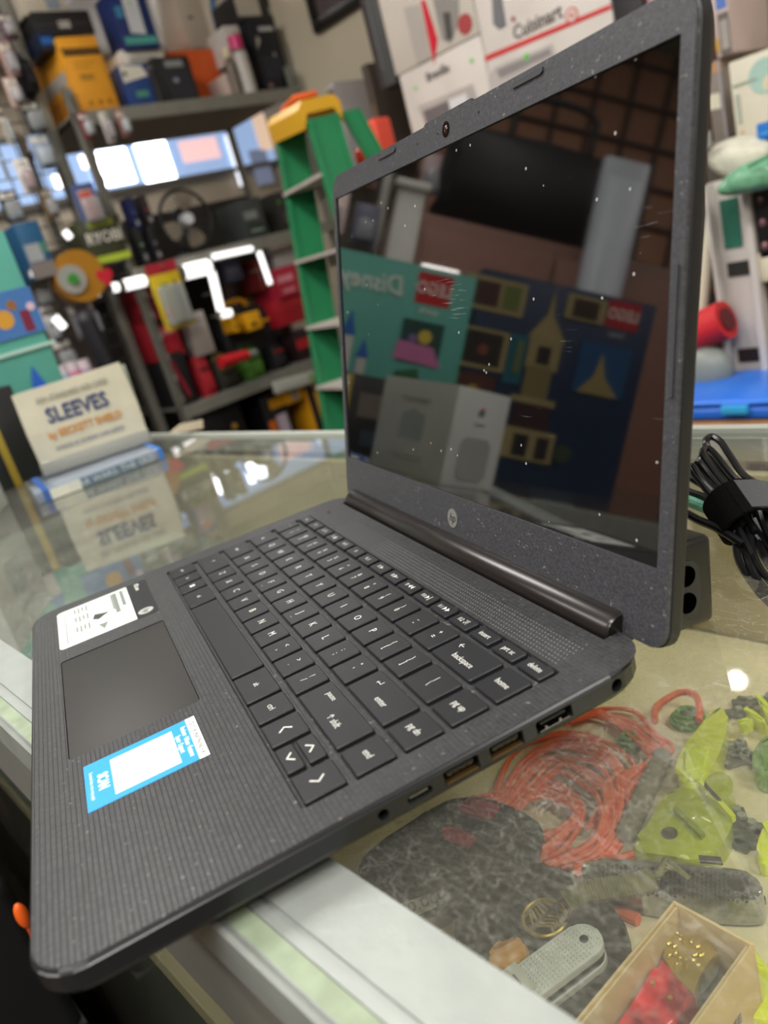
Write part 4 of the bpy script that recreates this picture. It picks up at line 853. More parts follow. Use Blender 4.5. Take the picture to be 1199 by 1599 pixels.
def LC(name, label, cat, tl, br, dep, col, dec=(), u=US-.045, z0=None, left=(), top=None, rough=.45, group=GRP, tape=None):
    v0, v1, a, b = LP(tl, br, u, z0); g = .0015
    if u < US and v1 > SV0+.02 and v0 < SV1:
        u = min(u, US-.04)
        for z in SZ:
            if a < z < b:
                if z-a > b-z: b = z-.044
                else: a = z+.001
        if v0 > SV0-.1 and v1 < SV1+.1: v0 = max(v0, SV0+.004); v1 = min(v1, SV1-.004)
    return carton(name, label, cat, (u-dep/2, (v0+v1)/2, a+(.0005 if z0 is not None else 0)), PI/2, max(.02, v1-v0-g), dep, max(.02, b-a-.002), col, front=dec, left=left, rough=rough, group=group, tape=tape)
CP = clear('blister_clear', 'e9eef2', .28, .08)
def blister(name, label, tl, br, col, prod='3a3a3c', u=-1.97, shape='box', group='packs hanging on the wire rack', dec=(), back=.06, cat='blister pack'):
    v0, v1, a, b = LP(tl, br, u); w_, h_ = v1-v0, b-a
    t = thing(name, label, cat, (u, (v0+v1)/2, a), PI/2, group)
    MB().box(-w_/2, w_/2, -.001, .001, 0, h_, .0008).build('backing_card', C(col, .4), t)
    MB().box(-w_*.40, w_*.40, -.032, -.001, h_*.06, h_*.66, .012, 3).build('clear_blister', CP, t)
    m = MB()
    if shape == 'box': m.box(-w_*.28, w_*.28, -.024, -.003, h_*.12, h_*.58, .006)
    elif shape == 'round': m.cyl((0, -.003, h_*.36), (0, -.024, h_*.36), min(w_, h_)*.26)
    else: m.cyl((0, -.014, h_*.12), (0, -.014, h_*.6), w_*.12).box(-w_*.2, w_*.2, -.02, -.006, h_*.46, h_*.58, .004)
    m.build('product', C(prod, .35), t)
    MB().tube([(0, -.02, h_-.012), (0, back, h_-.010)], .0025, 6).build('hook', SHM, t)
    decals(t, list(dec) or [('r', .1, .74, .9, .9, 'd8d4cc', 'printed_panel')], w_, h_, -.001)
    return t
S1, S2, S3, S4 = SZ
W = 'e0dcd2'
LC('tool_carton', 'yellow tool carton with a dark header band at the left end of the top shelf', 'box', (90, 54), (191, 162), .24, 'd9962a', [('r', 0, .83, 1, .86, '6b4a18', 'dark_band'), ('r', .04, .76, 1, .825, '4a3416', 'dark_band'), ('r', .25, .44, .6, .52, 'a87a28', 'printed_panel'), ('r', .2, .66, .75, .68, 'b88628'), ('r', .2, .60, .65, .615, 'b88628'), ('c', .3, .14, .05, '9a6a20'), ('c', .55, .14, .05, '8a5c1c'), ('c', .78, .14, .05, '8a5c1c')], z0=S1, u=-1.92, left=[('r', .1, .45, .9, .62, 'a9a39a'), ('r', .1, .05, .7, .35, 'c07c22')])
LC('white_carton', 'low white carton wedged under the navy blister pack', 'box', (186, 78), (262, 103), .2, W, [('r', .15, .3, .8, .6, 'a9a7a2')], z0=None, u=-2.0)
LC('blue_carton', 'small blue and white carton behind the yellow tool carton', 'box', (184, 101), (246, 156), .15, '27427c', [('p', [(0, .6), (.95, .72), (.8, .95), (0, 1)], 'd8d4c8'), ('c', .12, .8, .08, '3c5a50'), ('r', .3, .25, .75, .4, '4a8a78')], z0=S1, u=-1.95)
LC('device_pack', 'navy pack with a white device picture above the yellow tool carton', 'pack', (166, -14), (252, 74), .1, '1d2f66', [('p', [(.28, .28), (.70, .25), (.74, .9), (.32, .92)], 'c9ccd2', 'device_picture'), ('r', .05, .08, .95, .22, '4d9a92'), ('r', .05, .55, .25, .75, '3f83a8'), ('c', .5, .8, .04, '6fc46a')], u=-1.98)
LC('orange_carton', 'orange carton standing on the top shelf right of the black device carton', 'box', (262, 80), (357, 150), .2, 'd05a22', [('c', .28, .78, .11, '9a4420'), ('r', .05, .05, .2, .9, 'b84c1c')], z0=S1, u=-2.06)
LC('device_carton', 'black carton with a grey device picture in front of the orange carton', 'box', (235, 90), (313, 153), .1, '1e1e22', [('p', [(.25, .1), (.95, .1), (.9, .85), (.8, .95), (.2, .95), (.15, .8)], '2c2d33'), ('r', .3, .78, .8, .92, '8a8a8a'), ('r', .42, .45, .55, .55, '8f95a0')], z0=S1, u=-1.944, left=[('r', .2, .1, .8, .9, '8c827a')])
LC('large_carton', 'big pale grey carton with a small dark mark behind the orange carton', 'box', (262, -30), (340, 85), .15, 'b9b0a2', [('r', .3, .5, .5, .54, '4a4744'), ('r', .2, .1, .6, .12, '8c867c')], u=-2.18)
LC('appliance_carton', 'white carton with bold blue brush shapes behind the white and black carton', 'box', (312, -30), (372, 95), .15, 'c5beb0', [('p', [(.05, .35), (.3, .3), (.45, .5), (.35, .62), (.95, .9), (.9, 1), (.5, .95), (.1, .6)], '2a72b4', 'blue_shape'), ('p', [(.05, .35), (.25, .1), (.4, .12), (.2, .4)], '2a72b4', 'blue_shape'), ('c', .55, .45, .12, 'd9d2c2')], u=-2.15)
LC('pale_carton', 'pinkish white carton with grey print beside the spray can', 'box', (352, 112), (388, 147), .12, 'c2aea6', [('r', .3, .3, .7, .7, '8a7470')], z0=S1, u=-1.93)
LC('camera_carton', 'small white and black carton leaning on top of the dark cartons', 'box', (347, 40), (387, 92), .12, 'c9c5c0', [('r', .6, .3, .8, .8, '3a3a3e'), ('r', .05, .02, .95, .2, '2a2a2e')], u=-1.96)
LC('speaker_carton', 'large black carton with pale lettering at the right end of the top shelf', 'box', (391, 28), (470, 143), .26, '1a1b22', [('r', .3, .85, .85, .91, 'aeb0b4', 'pale_lettering'), ('p', [(.05, .6), (.25, .72), (.2, .8), (.1, .75)], 'a09c94'), ('p', [(.58, .48), (.64, .56), (.7, .48), (.64, .44)], 'b9b9bb'), ('c', .18, .1, .08, '8a6a68'), ('r', .1, .2, .8, .5, '262832')], z0=S1, u=-1.92)
LC('flat_carton', 'dark flat carton lying across the black and white cartons at the top', 'box', (362, -10), (462, 30), .2, '2b2a2c', [('r', .0, .2, .4, .9, 'b9b2a6'), ('r', .55, .2, .9, .5, '9a948a')], u=-2.0)
# spray can, bottle
p = at(399, 145, u=-1.90); t = thing('spray_can', 'white spray can with a pink cap in front of the black carton', 'spray can', (-1.93, p.y, S1), group=GRP)
MB().cyl((0, 0, 0), (0, 0, .13), .028, n=24).build('can_body', C('b8b4ae', .3), t); MB().cyl((0, 0, .13), (0, 0, .142), .028, .020).build('can_shoulder', SHM, t); MB().cyl((0, 0, .142), (0, 0, .185), .024, n=24).build('cap', C('c8286e', .35), t)
p = at(380, 145, u=-1.90); t = thing('small_bottle', 'small cream bottle left of the spray can', 'bottle', (-1.93, p.y, S1), group=GRP)
MB().cyl((0, 0, 0), (0, 0, .10), .018).cyl((0, 0, .10), (0, 0, .12), .018, .008).build('bottle_body', C('6a5d50', .3), t); MB().cyl((0, 0, .12), (0, 0, .15), .011).build('cap', C('d8cba8', .4), t)
# hard black case and bag at the upper left
def toolbag(name, label, tl, br, dep, col, acc, u=US-.05, z0=None, strap=None, cat='tool bag', panel=None):
    v0, v1, a, b = LP(tl, br, u, z0); u = u-.03; w_, h_ = (v1-v0)*.92, b-a
    if z0 is not None: a += .001
    t = thing(name, label, cat, (u-dep/2, (v0+v1)/2, a), PI/2, GRP)
    m = MB(); m.rings([[(x*w_/2*s, y*dep/2*s2, z*h_) for x, y in rrect(-1, 1, -1, 1, .3, 4)] for z, s, s2 in ((0, .94, .92), (.08, 1, 1), (.7, 1, 1), (.88, .92, .8), (1, .7, .45))]); m.build('bag_body', C(col, .7), t)
    MB().tube(spline([(-w_*.25, 0, h_*.9), (-w_*.18, 0, h_*1.12), (w_*.18, 0, h_*1.12), (w_*.25, 0, h_*.9)], 4), .010, 8).build('handle', C(acc, .5), t)
    MB().box(-w_*.36, w_*.36, -dep/2-.012, -dep/2+.004, h_*.12, h_*.5, .006).build('front_pocket', C(panel or col, .7), t)
    if strap: MB().prism([(-w_*.3, h_*.75), (-w_*.2, h_*.8), (w_*.1, h_*.12), (w_*.0, h_*.08)], -.002, .003, m=Matrix.Translation((0, -dep/2-.014, 0)) @ Matrix.Rotation(PI/2, 4, 'X')).build('strap', C(strap, .6), t)
    decals(t, [('r', .1, .62, .9, .68, acc, 'trim_band')], w_, h_, -dep/2-.001)
    return t
# wire rack to the left of the shelving
rk = thing('wire_rack', 'dark wire grid rack hung with packs left of the metal shelving', 'rack', (-2.06, .55, ZF))
m = MB()
for k in range(19): m.box(-.004, 0, -.42+k*.05, -.416+k*.05, .3, 2.45)
for k in range(44): m.box(0, .004, -.42, .49, .3+k*.05, .304+k*.05)
tag(m.build('wire_grid', C('4a4744', .5), rk, smooth=False), kind='stuff')
for y in (-.44, .49): MB().box(-.02, .02, y, y+.03, 0, 2.5, .003).build('post', SHM, rk)
MB().box(-.30, -.28, -.44, .52, 0, 1.46).build('rack_back', C('5a5048', .8), rk, smooth=False)
PK = [('mauve', (-8, 22), (30, 62), '5e3f4e', '8a5a5a', 'box'), ('pink', (-8, 66), (33, 118), 'b78f86', '8c5c5c', 'tool'), ('pale pink', (2, 122), (40, 165), 'cbb0a6', 'd8c4bc', 'box'), ('black and green-dotted', (28, 160), (74, 206), '1e1e26', '2b2b3c', 'round'),
      ('cream', (-8, 170), (24, 226), 'c9bfae', 'b89a6a', 'tool'), ('blue-white', (40, 212), (92, 262), '8e9fc0', 'c8d2e0', 'box'), ('white and red', (18, 250), (62, 300), 'e9e2dd', 'b8423c', 'box'), ('grey', (-6, 236), (14, 286), 'a9a6a4', '6a6a70', 'box'),
      ('black', (-8, 300), (40, 345), '2c2a26', '54504a', 'tool'), ('brown', (58, 296), (94, 338), '7a5a30', '8a6a3a', 'tool'), ('dark grey', (42, 438), (86, 474), '5c5450', 'a39a94', 'round'), ('silver', (60, 482), (100, 530), 'b8b4b4', 'dcdcdc', 'box'),
      ('smoky', (102, 478), (134, 528), '8a8486', 'c4c0c2', 'box'), ('charcoal', (76, 534), (128, 578), '4a4644', '6f6a66', 'box'), ('lilac', (134, 470), (160, 520), '9a8a96', 'd6c4cc', 'tool'), ('rose', (150, 560), (178, 596), 'b66a86', 'd89ab0', 'box')]
for (nm, tl, br, c, pc, shp) in PK:
    dec = [('r', .1, .76, .9, .92, 'd8d4cc' if nm not in ('cream', 'silver') else '6a6460', 'printed_panel')]
    if 'green' in nm: dec.append(('c', .5, .15, .1, '35c850'))
    blister('blister_pack', '%s clear-fronted pack hanging on the wire rack at the far left' % nm, tl, br, c, pc, shape=shp, dec=dec)
LC('hard_case', 'black hard tool case lying at the top left above the wire rack packs', 'case', (46, 18), (150, 52), .2, '1d1c1f', [('r', .4, .3, .6, .6, 'b0aca6', 'pale_label'), ('r', .02, .45, .98, .5, '38373a')], u=-1.98, group=None)
LC('blue_case', 'small dark case with bright blue panels under the black hard case', 'case', (42, 50), (92, 76), .15, '16243e', [('r', .1, .3, .45, .7, '2a62b0'), ('r', .5, .3, .75, .7, '2a62b0'), ('c', .85, .4, .06, '35b060')], u=-1.96, group=None)
toolbag('tool_bag', 'slim black bag hanging left of the yellow tool carton', (28, 80), (72, 134), .1, '131118', '2a2630', u=-1.96)
LC('grey_carton', 'pale grey carton with a blue-grey label at the top left corner', 'box', (-10, -20), (110, 22), .15, 'b6ae9e', [('r', .55, .2, .85, .7, '7c8690')], u=-2.0, group=None)
# hanging packs under shelf one
for (nm, tl, br, c, pc) in (('maroon', (118, 176), (150, 216), '7a2c34', 'b0a8a4'), ('white', (152, 176), (182, 222), 'c8c2bc', '8a2c34'), ('pale maroon', (178, 172), (206, 212), 'a06a66', 'd0ccc8')):
    blister('blister_pack', '%s clamshell pack hanging from the top shelf lip' % nm, tl, br, c, pc, u=-1.87, group='packs hanging from the shelf lips', back=.02)
# lit shop window behind the middle bay
wn = tag(bpy.data.objects.new('window_1', None), kind='structure'); COL.objects.link(wn); wn.location = (UL+.03, 1.45, .63)
uw = UL+.03; y0, y1 = at(-60, 250, u=uw).y, at(440, 250, u=uw).y; zl, zh = at(200, 292, u=uw).z, at(200, 200, u=uw).z; o0 = Vector(wn.location)
def wq(nm, a, b, c, d, mt, x=0, th=.004): return MB().box(x, x+th, a-o0.y, b-o0.y, c-o0.z, d-o0.z).build(nm, mt, wn, smooth=False)
wq('window_frame', y0, y1, zl-.03, zl, C('5c5850', .5), 0, .03); wq('window_frame', y0, y1, zh, zh+.03, C('5c5850', .5), 0, .03)
wq('pane', y0, y1, zl, zh, M('sky_pane', '8fa8d0', .3, emit=.75), 0)
WG = M('daylight_pane', 'f6f8ff', .3, emit=7.0)
def wpx(tl, br, mt, nm='bright_pane', x=.006):
    a, b = at(*tl, u=uw), at(*br, u=uw); wq(nm, a.y, b.y, b.z, a.z, mt, x)
wpx((130, 240), (212, 284), WG); wpx((206, 222), (276, 284), WG, x=.01); wpx((30, 270), (55, 298), M('daylight_pane_low', 'fff6f2', .3, emit=3)); wpx((80, 275), (98, 296), MATS['daylight_pane_low']); wpx((122, 244), (142, 262), MATS['daylight_pane_low'])
wpx((276, 222), (345, 246), M('pink_pane', 'd6b0b0', .3, emit=1.0)); wpx((352, 212), (372, 292), M('white_mullion', 'dfe3ee', .3, emit=1.2), 'mullion', .02)
wpx((390, 180), (430, 232), M('cream_pane', 'd0b49c', .3, emit=.8)); wpx((386, 236), (428, 285), M('grey_pane', '6f7890', .3, emit=.5))
# middle shelf goods
LC('tool_pack', 'black and lime tool carton with pale RYOBI lettering left of the fan', 'pack', (117, 346), (209, 400), .1, '3a3d2a', [('r', 0, .42, 1, .72, '3e3e3a'), ('t', 'RYOBI', .5, .56, .36, 'd8d4c6', .9), ('r', 0, .0, .95, .16, 'a8bc3c', 'lime_band'), ('r', .2, .8, .8, .97, '87923c', 'lime_band')], z0=None, u=-1.90)
blister('card_pack', 'blue card pack with a red and cream label above the lime tool carton', (108, 290), (168, 348), '3f5486', 'b8503c', u=-1.90, dec=[('r', .2, .12, .8, .85, 'd0a898'), ('r', .25, .5, .75, .8, 'c04a44'), ('r', .25, .15, .75, .3, 'c86a50')], group='packs hanging from the shelf lips', back=.02)
for i, (tl, br, lab, c) in enumerate((((206, 304), (226, 356), 'dark blue and black pack left of the fan', '1c2450'), ((228, 300), (246, 350), 'black pack with a red spot left of the fan', '2a2426'), ((214, 352), (236, 392), 'black pack with a pale green mark below the blue pack', '26282a'), ((238, 350), (256, 392), 'black pack with grey print beside the fan base', '202024'))):
    LC('small_pack', lab, 'pack', tl, br, .06, c, [('c', .5, .55, .2, ('5a6aa8', 'a83838', '8ac890', '8f8f94')[i]), ('r', .2, .15, .8, .3, '8a8a8c')], u=-1.91, z0=S2 if i > 1 else None)
fp = at(306, 336, u=-1.90); fr = .096
t = thing('desk_fan', 'round black desk fan with tan blades and a silver hub on the middle shelf', 'fan', (-1.97, fp.y, S2), PI/2, GRP); fz_ = max(fp.z-S2, fr+.010)
MB().tube([(fr*math.cos(a*PI/16), 0, fz_+fr*math.sin(a*PI/16)) for a in range(32)], .006, 8, closed=True).build('guard_ring', C('1c1c1e', .4), t)
m = MB()
for k in range(28): a = k*2*PI/28; m.tube([(.02*math.cos(a), -.012, fz_+.02*math.sin(a)), (fr*.6*math.cos(a+.15), -.016, fz_+fr*.6*math.sin(a+.15)), (fr*math.cos(a+.25), 0, fz_+fr*math.sin(a+.25))], .0012, 5)
tag(m.build('guard_wires', C('3a3a3c', .4), t), kind='stuff')
for k in range(3):
    a0 = math.radians((205, 285, 80)[k]); pts = [(math.cos(a0)*.02, math.sin(a0)*.02)]+[(math.cos(a0+b)*q, math.sin(a0+b)*q) for b, q in ((-.5, .055), (-.48, .085), (-.2, .096), (.15, .094), (.4, .08), (.42, .05))]
    MB().prism([(x, y+fz_) for x, y in pts], -.002, .002, m=Matrix.Rotation(PI/2, 4, 'X')).build('blade', C('8f8474', .45), t)
MB().cyl((0, .01, fz_), (0, -.022, fz_), .022, .018, n=24).build('hub', C('d4d6da', .3), t); MB().cyl((0, .035, fz_), (0, .01, fz_), .045, n=24).build('motor', C('1a1a1c', .5), t)
MB().box(-.05, .05, -.03, .05, 0, .012, .004).box(-.012, .012, .01, .035, .01, fz_).build('stand', C('1a1a1c', .5), t)
LC('tool_carton', 'dark grey carton with faint lettering right of the fan', 'box', (372, 312), (426, 372), .16, '3a3e3e', [('r', .1, .5, .7, .7, '7c807e', 'faint_lettering'), ('r', .15, .1, .9, .35, '22302c'), ('r', .2, .17, .8, .24, '7c8a84')], z0=S2, u=-1.93)
LC('tool_carton', 'black carton with a green dot between the fan and the ladder', 'box', (428, 300), (466, 362), .16, '2b2b28', [('c', .25, .75, .1, '5aa040'), ('r', .3, .2, .8, .5, '4a4844')], z0=S2, u=-1.93)
# goods below the middle shelf
blister('yellow_pack', 'yellow pack with a red header hanging from the middle shelf lip', (224, 416), (306, 504), 'd0b428', '8a8a28', u=-1.86, shape='tool', dec=[('r', 0, .84, 1, 1, 'a82a38', 'red_header'), ('r', .3, .4, .55, .7, '8c9a2a'), ('p', [(.1, .25), (.8, .45), (.85, .38), (.15, .18)], 'c84a24'), ('r', .72, .2, .8, .7, '3a3a28')], group='packs hanging from the shelf lips', back=.02)
LC('red_toolbox', 'dark red tool carton behind the yellow pack', 'box', (206, 452), (262, 506), .2, '8e1c28', [('r', .3, .7, .9, .8, 'b06a6c')], u=-1.98)
LC('red_toolbox', 'bright red tool case under the yellow pack', 'box', (228, 504), (290, 552), .2, 'a82030', [('r', .2, .6, .9, .75, 'c87a7c'), ('r', 0, .85, 1, 1, '2a2024')], u=-1.95)
LC('grey_carton', 'light grey carton between the red case and the yellow-trimmed bag', 'box', (287, 492), (338, 548), .16, 'a8a09a', [('r', .1, .8, .9, .82, '7a7470')], u=-1.94, z0=None)
LC('dark_carton', 'dark blue-grey carton high in the bay below the middle shelf', 'box', (340, 400), (382, 434), .15, '34364a', [('r', .2, .3, .8, .5, '54566a')], u=-2.0)
LC('brown_carton', 'plain grey-brown carton under the dark blue-grey carton', 'box', (346, 436), (378, 486), .15, '6e625e', [('r', .1, .45, .9, .5, '5a504c', 'carton_seam')], u=-2.14)
LC('dark_red_carton', 'narrow dark red carton beside the translucent tub', 'box', (396, 406), (418, 452), .15, '7a2a2a', [('r', .2, .3, .8, .6, '5a5a62')], u=-1.98)
LC('brown_box', 'small brown cardboard carton below the dark red one', 'box', (380, 450), (436, 482), .15, '8a7250', [('r', 0, .48, 1, .53, '74603e', 'carton_seam'), ('c', .1, .3, .13, 'd8c0a4')], u=-2.14)
LC('red_carton', 'red carton with two lines of white print left of the ladder', 'box', (428, 420), (480, 458), .16, 'b02840', [('r', .1, .55, .75, .75, 'd88a98', 'white_print'), ('r', .2, .2, .7, .35, 'd07a88', 'white_print')], u=-1.92)
LC('red_carton', 'plain deep red carton below the printed red one', 'box', (430, 468), (492, 494), .16, 'a01c28', [('r', 0, .48, 1, .52, '84141e', 'carton_seam')], u=-1.92)
# translucent tub
v0_, v1_, a_, b_ = LP((420, 368), (486, 412), -1.98); b_ = min(b_, S2-.045); t = thing('plastic_tub', 'frosted white plastic tub left of the ladder below the middle shelf', 'tub', (-2.06, (v0_+v1_)/2, a_), PI/2, GRP); w_, h_ = v1_-v0_, b_-a_
MB().box(-w_/2, w_/2, -.07, .07, 0, h_*.85, .012, 3).build('tub_body', C('c6c4c4', .3), t); MB().box(-w_/2-.004, w_/2+.004, -.074, .074, h_*.85, h_, .006).build('lid', C('d8d8d8', .3), t)
# glowing bars added in place of glints on the packs and shelf lip
TG = M('glint_glow', 'f8f6f4', .3, emit=1.5)
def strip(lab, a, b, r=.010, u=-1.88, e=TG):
    pa_, pb_ = at(*a, u=u), at(*b, u=u); t = thing('glint_streak', lab, 'light', tuple((pa_+pb_)/2), group='added glint streaks under the middle shelf'); h = (pb_-pa_)/2
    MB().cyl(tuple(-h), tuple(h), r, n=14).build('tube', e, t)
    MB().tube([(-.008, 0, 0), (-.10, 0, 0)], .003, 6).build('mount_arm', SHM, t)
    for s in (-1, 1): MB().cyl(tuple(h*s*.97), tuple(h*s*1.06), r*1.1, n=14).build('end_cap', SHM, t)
strip('short added glint streak left of the yellow pack', (192, 446), (226, 438), .017); strip('wide added glint streak right of the yellow pack', (284, 426), (326, 416), .024); strip('long pinkish added glint streak running right under the middle shelf', (328, 402), (394, 388), .009)
strip('upright added glint streak below the wide one', (330, 424), (345, 486), .013); strip('small added glint streak lying at the foot of the upright one', (342, 492), (360, 488), .013); strip('thin upright added glint streak beside the frosted tub', (404, 392), (422, 444), .009)
strip('tiny added glint beside the red heart tag', (143, 452), (156, 456), .014); strip('tiny added glint left of the short streak', (173, 450), (184, 448), .014); strip('added glint over the clear packs', (84, 494), (100, 512), .012); strip('added glint under the blue case', (46, 428), (60, 426), .010); strip('added glint between the blue case and the lime carton', (100, 360), (110, 372), .010)
# lower bay
toolbag('tool_bag', 'black tool bag with yellow top panels in the middle of the lower bay', (342, 492), (452, 544), .12, '17171a', 'e0a020', u=-1.97, panel='202022')
MB_ = None
for (tl, br) in (((360, 492), (378, 516)), ((382, 490), (412, 510))):
    LC('yellow_pouch', 'yellow tool pouch on top of the black tool bag, %s one' % ('left' if tl[0] < 370 else 'right'), 'pouch', tl, br, .08, 'e0a41c', [('r', .2, .2, .6, .4, '2a2416')], u=-1.89)
LC('black_case', 'black case with a slanting red strap above the lower shelf', 'case', (256, 556), (312, 616), .18, '1c1b1e', [('p', [(.25, .85), (.42, .9), (.75, .2), (.6, .1)], '8e1e34', 'red_strap')], z0=S3, u=-1.92)
toolbag('tool_bag', 'red and black tool bag right of the strapped case', (308, 556), (348, 606), .08, 'a01c26', '2a2022', u=-1.91, z0=S3)
toolbag('tool_bag', 'black tool bag with olive lining below the red handle', (340, 566), (388, 600), .08, '2b2a22', '6a6a34', u=-1.91, z0=S3)
toolbag('tool_bag', 'green tool bag on the lower shelf', (384, 548), (428, 590), .08, '4c7c2c', '2c3a20', u=-1.91, z0=S3)
toolbag('tool_bag', 'black tool bag with a bright red top beside the green bag', (428, 536), (462, 580), .15, '1a1a1c', 'b82030', u=-1.91, z0=S3)
LC('red_case', 'low red and black tool case on the lower shelf behind the ladder', 'case', (462, 520), (516, 560), .15, '2a1a1c', [('r', 0, .4, 1, .75, 'a82028')], z0=S3, u=-1.92)
p_a, p_b = at(344, 566, u=-1.88), at(386, 554, u=-1.88); t = thing('red_handle_tool', 'tool with a thick bright red handle lying on the bags', 'tool', tuple(p_a), group=GRP); MB().cyl((0, 0, 0), tuple(p_b-p_a), .022, .018, n=16).build('grip', C('c8242c', .4), t); MB().cyl(tuple(p_b-p_a), tuple((p_b-p_a)*1.35), .010, n=12).build('shaft', C('8a8a88', .4), t)
# bottom bay below the lower shelf
LC('black_case', 'large black case at the left of the bottom bay', 'case', (300, 640), (396, 700), .3, '141316', [('c', .75, .75, .06, 'b08a2a'), ('r', .02, .5, .98, .53, '262528'), ('c', .08, .55, .05, '8a2420')], z0=S4, u=-1.95)
LC('black_case', 'black tool case with orange and lilac labels in the bottom bay', 'case', (404, 622), (470, 700), .25, '19181b', [('r', .05, .6, .35, .75, 'c8641c', 'orange_label'), ('r', .42, .42, .85, .78, 'b6a8b8', 'lilac_label'), ('r', .3, .85, .9, .95, 'b8801c')], u=-1.95, z0=S4)
LC('yellow_case', 'yellow and black tool case at the right of the bottom bay', 'case', (474, 600), (545, 690), .25, 'e2a01c', [('r', 0, .0, .25, 1, '232124'), ('r', .5, .55, 1, .72, 'd0c8b8', 'pale_label'), ('r', .45, .3, 1, .48, 'd0c8c8', 'pale_label'), ('r', .2, .86, 1, .92, '2a2622'), ('r', .1, .18, 1, .27, '2a2622')], u=-1.90)
LC('yellow_case', 'slim yellow and black case lying above the bottom cases', 'case', (440, 604), (474, 622), .25, 'c8901c', [('r', .4, .1, .8, .9, '8a8078')], u=-1.90)
a_, b_ = at(428, 606, u=-1.88), at(536, 574, u=-1.88); t = thing('spirit_level', 'long pale spirit level hanging just under the lower shelf', 'level', tuple(a_), group=GRP); d_ = b_-a_
MB().box(-.012, .012, 0, d_.length, -.022, .022, .004).build('level_body', C('a8aaa2', .4), t); t.rotation_euler = (math.atan2(d_.z, math.hypot(d_.x, d_.y)), 0, 0); MB().box(-.014, .0135, d_.length*.45, d_.length*.55, -.012, .012).build('vial', C('88a060', .2), t)
# yellow reel, blue case, heart tag near the far left
p = at(122, 432, u=-1.88); RS = .72; t = thing('tape_reel', 'yellow reel tool with a green centre left of the lime tool carton', 'reel', tuple(p), PI/2)
MB().cyl((0, .03, 0), (0, -.02, 0), .105*RS, n=36).build('reel_body', C('a87420', .4), t); MB().cyl((-.03, -.02, -.005), (-.03, -.028, -.005), .058*RS, n=30).build('grey_face', C('9a9a94', .35), t); MB().cyl((-.03, -.028, -.005), (-.03, -.034, -.005), .022*RS, n=20).build('green_centre', C('3c8a3a', .4), t)
LC('blue_case', 'blue topped tool case with grey label behind the teal toy box', 'case', (20, 350), (92, 428), .18, '24567c', [('r', .05, .30, .7, .62, '9ca0a4', 'grey_label'), ('r', .66, .42, .95, .62, '4a7a6c'), ('r', 0, 0, 1, .28, '7c7470')], u=-1.86, group=None)
p = at(164, 432, u=-1.86); t = thing('heart_tag', 'small red heart-shaped tag beside the lime tool carton', 'tag', tuple(p), PI/2)
MB().prism([(0, -.03), (.026, .002), (.024, .018), (.012, .024), (0, .014), (-.012, .024), (-.024, .018), (-.026, .002)], -.002, .002, m=Matrix.Rotation(PI/2, 4, 'X')).build('heart', C('c8283a', .4), t); MB().tube([(0, 0, .02), (0, .02, .06)], .002, 6).build('cord', C('333333', .5), t)
for i, (x, y, c) in enumerate(((100, 590, 'a8b8cc'), (116, 584, 'd88aa8'), (134, 580, 'b8a0b8'))):
    p = at(x, y, u=-1.80); t = thing('small_jar', '%s capped jar between the teal toy box and the sleeve pack' % ('pale blue', 'pink', 'lilac')[i], 'jar', tuple(p+Vector((0, 0, -.06))))
    MB().cyl((0, 0, 0), (0, 0, .07), .024, n=20).build('jar_body', C(c, .3), t); MB().cyl((0, 0, .07), (0, 0, .095), .02, n=20).build('cap', C('d8ccd2', .3), t)
# dark slanted strap and posts
a_, b_ = at(134, 500, u=-1.84), at(192, 640, u=-1.84); t = thing('hanging_strap', 'wide black strap hanging beside the shelving upright', 'strap', tuple(a_)); MB().tube([(0, 0, 0), tuple((b_-a_)*.5+Vector((.02, 0, 0))), tuple(b_-a_)], .028, 8).build('webbing', C('17171c', .7), t); MB().sph((0, 0, 0), .03, 12).build('buckle', C('33333a', .5), t)
# white wedge on the back rail
t, o_ = None, None
pz = .004; L4 = [at(x, y, z=pz) for x, y in ((262, 681), (318, 679), (318, 672), (268, 676))]
a_ = at(290, 680, z=pz); t = thing('paper_sign', 'folded cream paper card standing on the back edge of the counter', 'card', (a_.x, a_.y+.01, pz)); tp = [at(x, y, u=a_.x) for x, y in ((262, 678), (282, 662), (316, 655), (320, 678))]
MB().prism([(p.y-a_.y-.01, max(0, p.z-pz)) for p in tp], -.001, .001, m=Matrix(((0, 0, 1, 0), (1, 0, 0, 0), (0, 1, 0, 0), (0, 0, 0, 1)))).build('card_face', C('d8ccb4', .6), t, smooth=False)
